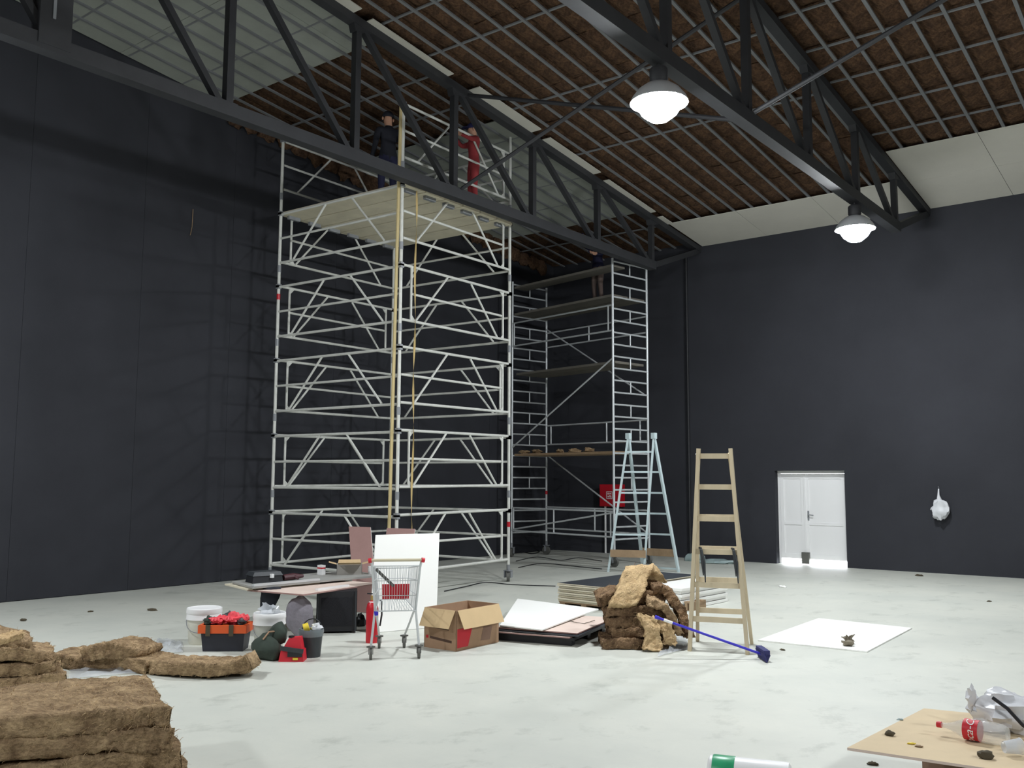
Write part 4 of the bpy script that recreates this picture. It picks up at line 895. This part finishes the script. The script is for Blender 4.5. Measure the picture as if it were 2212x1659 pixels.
# plastic bag with black strap
pb = G(2190, 1588, BZ); PB = thing('plastic_bag', 'crumpled pale plastic bag with black strap behind the bottle', 'bag', pb)
part('body', MB().blob(pb+fl*.02+fwd*.1+Z*.1, .19, .16, .12, .22, 5, 26, 18, .2, BZ+.001), M_BAG, PB, True)
part('strap', MB().tube([pb+fl*(-.11)+fwd*.0+Z*.205, pb+fl*-.06-fwd*.06+Z*.16, pb+fl*.0-fwd*.1+Z*.08, pb+fl*.06-fwd*.1+Z*.04], .01, 6), M_BLACK, PB, True)
part('ear', MB().blob(pb+fl*-.16+fwd*.14+Z*.17, .03, .02, .06, .4, 6, 10, 8), M_BAG, PB, True)
cu = G(2190, 1633, BZ); CU_ = thing('plastic_cup', 'clear plastic cup lying near the right bottom corner', 'cup', cu)
part('body', MB().lathe([(.028, 0), (.04, .09), (.042, .09), (.03, 0)], 18, cu+Z*.044-fl*.05, fl+V((0, 0, .05))), M_FILM, CU_, True); part('rim', MB().lathe([(.041, .088), (.044, .09), (.041, .092)], 18, cu+Z*.044-fl*.05, fl+V((0, 0, .05))), M_WPLAS, CU_, True)
for (x, y, r, l_) in ((1923, 1589, .028, 'flat dark cork lump on the left of the tan board'), (2130, 1638, .04, 'dark round lump near the front edge of the tan board')):
    c = G(x, y, BZ); single('dark_lump', MB().blob(c+Z*r*.4, r, r*.8, r*.6, .2, 4, 12, 8, 0, BZ+.0005), M_DIRT, l_, 'debris', None, True)
for (x, y, m_, l_) in ((1969, 1608, M_YEL, 'small yellowish chip on the tan board'), (1985, 1614, M_WOODD, 'small brown curl on the tan board'), (1945, 1556, M_TEAL, 'small grey shaving near the left edge of tan board')):
    c = G(x, y, BZ); single('chip', MB().blob(c+Z*.005, .022, .01, .006, .3, 5, 9, 6, .4, BZ+.0005), m_, l_, 'debris', None, True)
# wrapped roll at the bottom edge
r0 = G(1530, 1666, .085); r1 = G(1690, 1684, .085); rd = (r1-r0).normalized(); r0.z = .09
RO = thing('wrapped_roll', 'green and white wrapped roll lying at the bottom edge', 'roll', V((r0.x, r0.y, 0)))
part('body', MB().lathe([(0, 0), (.07, .002), (.088, .015), (.09, .05), (.09, .42), (.088, .45), (.07, .46), (0, .46)], 24, r0, rd), M_WPLAS, RO, True)
part('green_band', MB().lathe([(.0905, .03), (.092, .035), (.092, .15), (.0905, .155)], 24, r0, rd), M_GREENF, RO, True)
part('core', MB().lathe([(0, -.002), (.03, -.002), (.03, .004)], 16, r0, rd), M_CARD, RO, True)

# ================================================================== ON THE WALLS
hx0, hx1, hz0, hz1, hy = -12.48, -11.86, 1.13, 1.66, YF+.06
HY = thing('fire_hose_cabinet', 'red fire hose cabinet with white emblem on the far wall', 'cabinet', ((hx0+hx1)/2, hy, hz0))
part('body', MB().box(hx0, hx1, hy-.16, hy-.002, hz0, hz1), M_REDP, HY); dr = part('door', MB().box(hx0+.02, hx1-.02, hy-.175, hy-.16, hz0+.02, hz1-.02), M_REDP, HY)
ec, ez = -12.19, 1.40
em = MB(); y_ = hy-.178
for a, b, c, d in ((-.09, .09, .075, .09), (-.09, .09, -.09, -.075), (-.09, -.075, -.09, .09), (.075, .09, -.09, .09), (-.05, -.02, .015, .055), (.0, .05, .03, .05), (-.05, -.015, -.05, -.015), (.005, .03, -.05, .01), (.035, .055, -.055, -.03)): em.box(ec+a, ec+b, y_, y_+.002, ez+c, ez+d)
part('emblem', em, M_WPLAS, dr)
part('lock', MB().box(hx1-.07, hx1-.045, hy-.185, hy-.175, 1.38, 1.42), M_GALV, dr)
single('riser_pipe', MB().tube([(hx0+.1, hy-.06, 0), (hx0+.1, hy-.06, hz0)], .025, 10), M_WPLAS, 'white riser pipe below the red hose cabinet', 'pipe', None, True)
wbx = V((-4.70, YF, 1.30)); WBG = thing('hanging_bag', 'white plastic bag hanging from a hook on the far wall', 'bag', wbx)
part('body', MB().blob((wbx.x, YF-.12, 1.22), .165, .1, .19, .2, 4, 18, 14), M_BAG, WBG, True); part('neck', MB().tube([(wbx.x-.02, YF-.1, 1.37), (wbx.x-.04, YF-.07, 1.5), (wbx.x-.04, YF-.04, 1.62)], [.06, .02, .012], 8), M_BAG, WBG, True)
part('hook', MB().tube([(wbx.x-.04, YF, 1.64), (wbx.x-.04, YF-.05, 1.64), (wbx.x-.04, YF-.06, 1.67)], .006, 6), M_GALV, WBG)
for (x, z0, z1) in ((0, 0, 0),): pass
single('cord', MB().tube([wall_pt(417, 452), wall_pt(415, 490), wall_pt(411, 508)], .006, 5), M_WOODD, 'thin pale cord hanging on the left wall', 'cord')

# ================================================================== FLOOR LITTER
tp_ = MB().blob(G(1502, 1212)+Z*.06, .22, .16, .12, .3, 4, 16, 8, 0, .002).blob(G(1545, 1217)+Z*.02, .45, .15, .06, .3, 4, 16, 8, .3, .002)
single('crumpled_tarp', tp_, M_TEAL, 'crumpled pale teal tarp at the far wall behind the wooden ladder', 'tarp', None, True)
def film(pts, label, seed):
    mb = MB(); a, b, c, d = pts; n = 10
    for j in range(n+1):
        for i in range(n+1):
            q = a.lerp(b, i/n).lerp(d.lerp(c, i/n), j/n); e = min(i, j, n-i, n-j)
            q = q + V((.03*noise.noise((i*.9, j*.8, seed)), .03*noise.noise((i*.7, j*.9, seed+4)), 0)); q.z = .006+.07*abs(noise.noise((i*.6, j*.6, seed*2)))*(1 if e else .3); mb.v.append(q)
    mb.f = [(j*(n+1)+i, j*(n+1)+i+1, (j+1)*(n+1)+i+1, (j+1)*(n+1)+i) for j in range(n) for i in range(n)]
    single('film_sheet', mb, M_FILM, label, 'film', None, True)
film([G(150, 1468), G(330, 1452), G(330, 1430), G(150, 1425)], 'clear crinkled film between the two wool stacks', 1)
film([G(330, 1410), G(395, 1412), G(395, 1388), G(340, 1380)], 'clear crinkled film beside the white bucket', 2)
film([G(1420, 1420), G(1490, 1402), G(1480, 1370), G(1430, 1385)], 'clear film sheet at the right foot of the insulation heap', 3)
for (x, y, r, l_) in ((50, 1341, .06, 'dark crumb on the bare floor near the left edge'), (196, 1322, .035, 'small dark crumb on the floor below the left wall'), (330, 1319, .08, 'flat dark stain-like scrap on the floor left of the bucket'), (1690, 1405, .03, 'dark crumb on the floor right of the broom head'), (1985, 1244, .09, 'brown scrap at the foot of the far wall'), (1690, 1268, .07, 'small white scrap on the floor before the door'), (2137, 1300, .04, 'tiny grey scrap on the far right floor'), (1885, 1652, .035, 'small grey shaving left of the tan board')):
    single('floor_scrap', MB().blob(G(x, y)+Z*.008, r, r*.6, min(.02, r*.3), .35, 5, 10, 6, x, .001), M_WHITE if 'white' in l_ else M_DIRT, l_, 'debris', None, True)
def cable(px, label, r=.008):
    pts = [G(x, y, .012) for x, y in px]; out = []
    for i in range(len(pts)-1):
        p0, p1, p2, p3 = pts[max(i-1, 0)], pts[i], pts[i+1], pts[min(i+2, len(pts)-1)]
        for k in range(6):
            t_ = k/6; out.append(.5*((2*p1)+(p2-p0)*t_+(2*p0-5*p1+4*p2-p3)*t_*t_+(3*p1-p0-3*p2+p3)*t_**3))
    out.append(pts[-1]); single('power_cable', MB().tube(out, r, 6), M_BLACK, label, 'cable', None, True)
cable([(1115, 1212), (1160, 1203), (1210, 1210), (1250, 1205), (1300, 1212)], 'dark cable winding across the floor under the rung tower')
cable([(960, 1277), (1010, 1266), (1050, 1258), (1110, 1263), (1200, 1266)], 'dark cable curving over the floor in front of square tower')
cable([(1120, 1226), (1170, 1217), (1230, 1222), (1300, 1229)], 'dark cable lying just before the rung tower wheels')
cable([(1130, 1192), (1150, 1196), (1165, 1191), (1140, 1188)], 'coiled dark cable end near left wheels of the rung tower', .012)
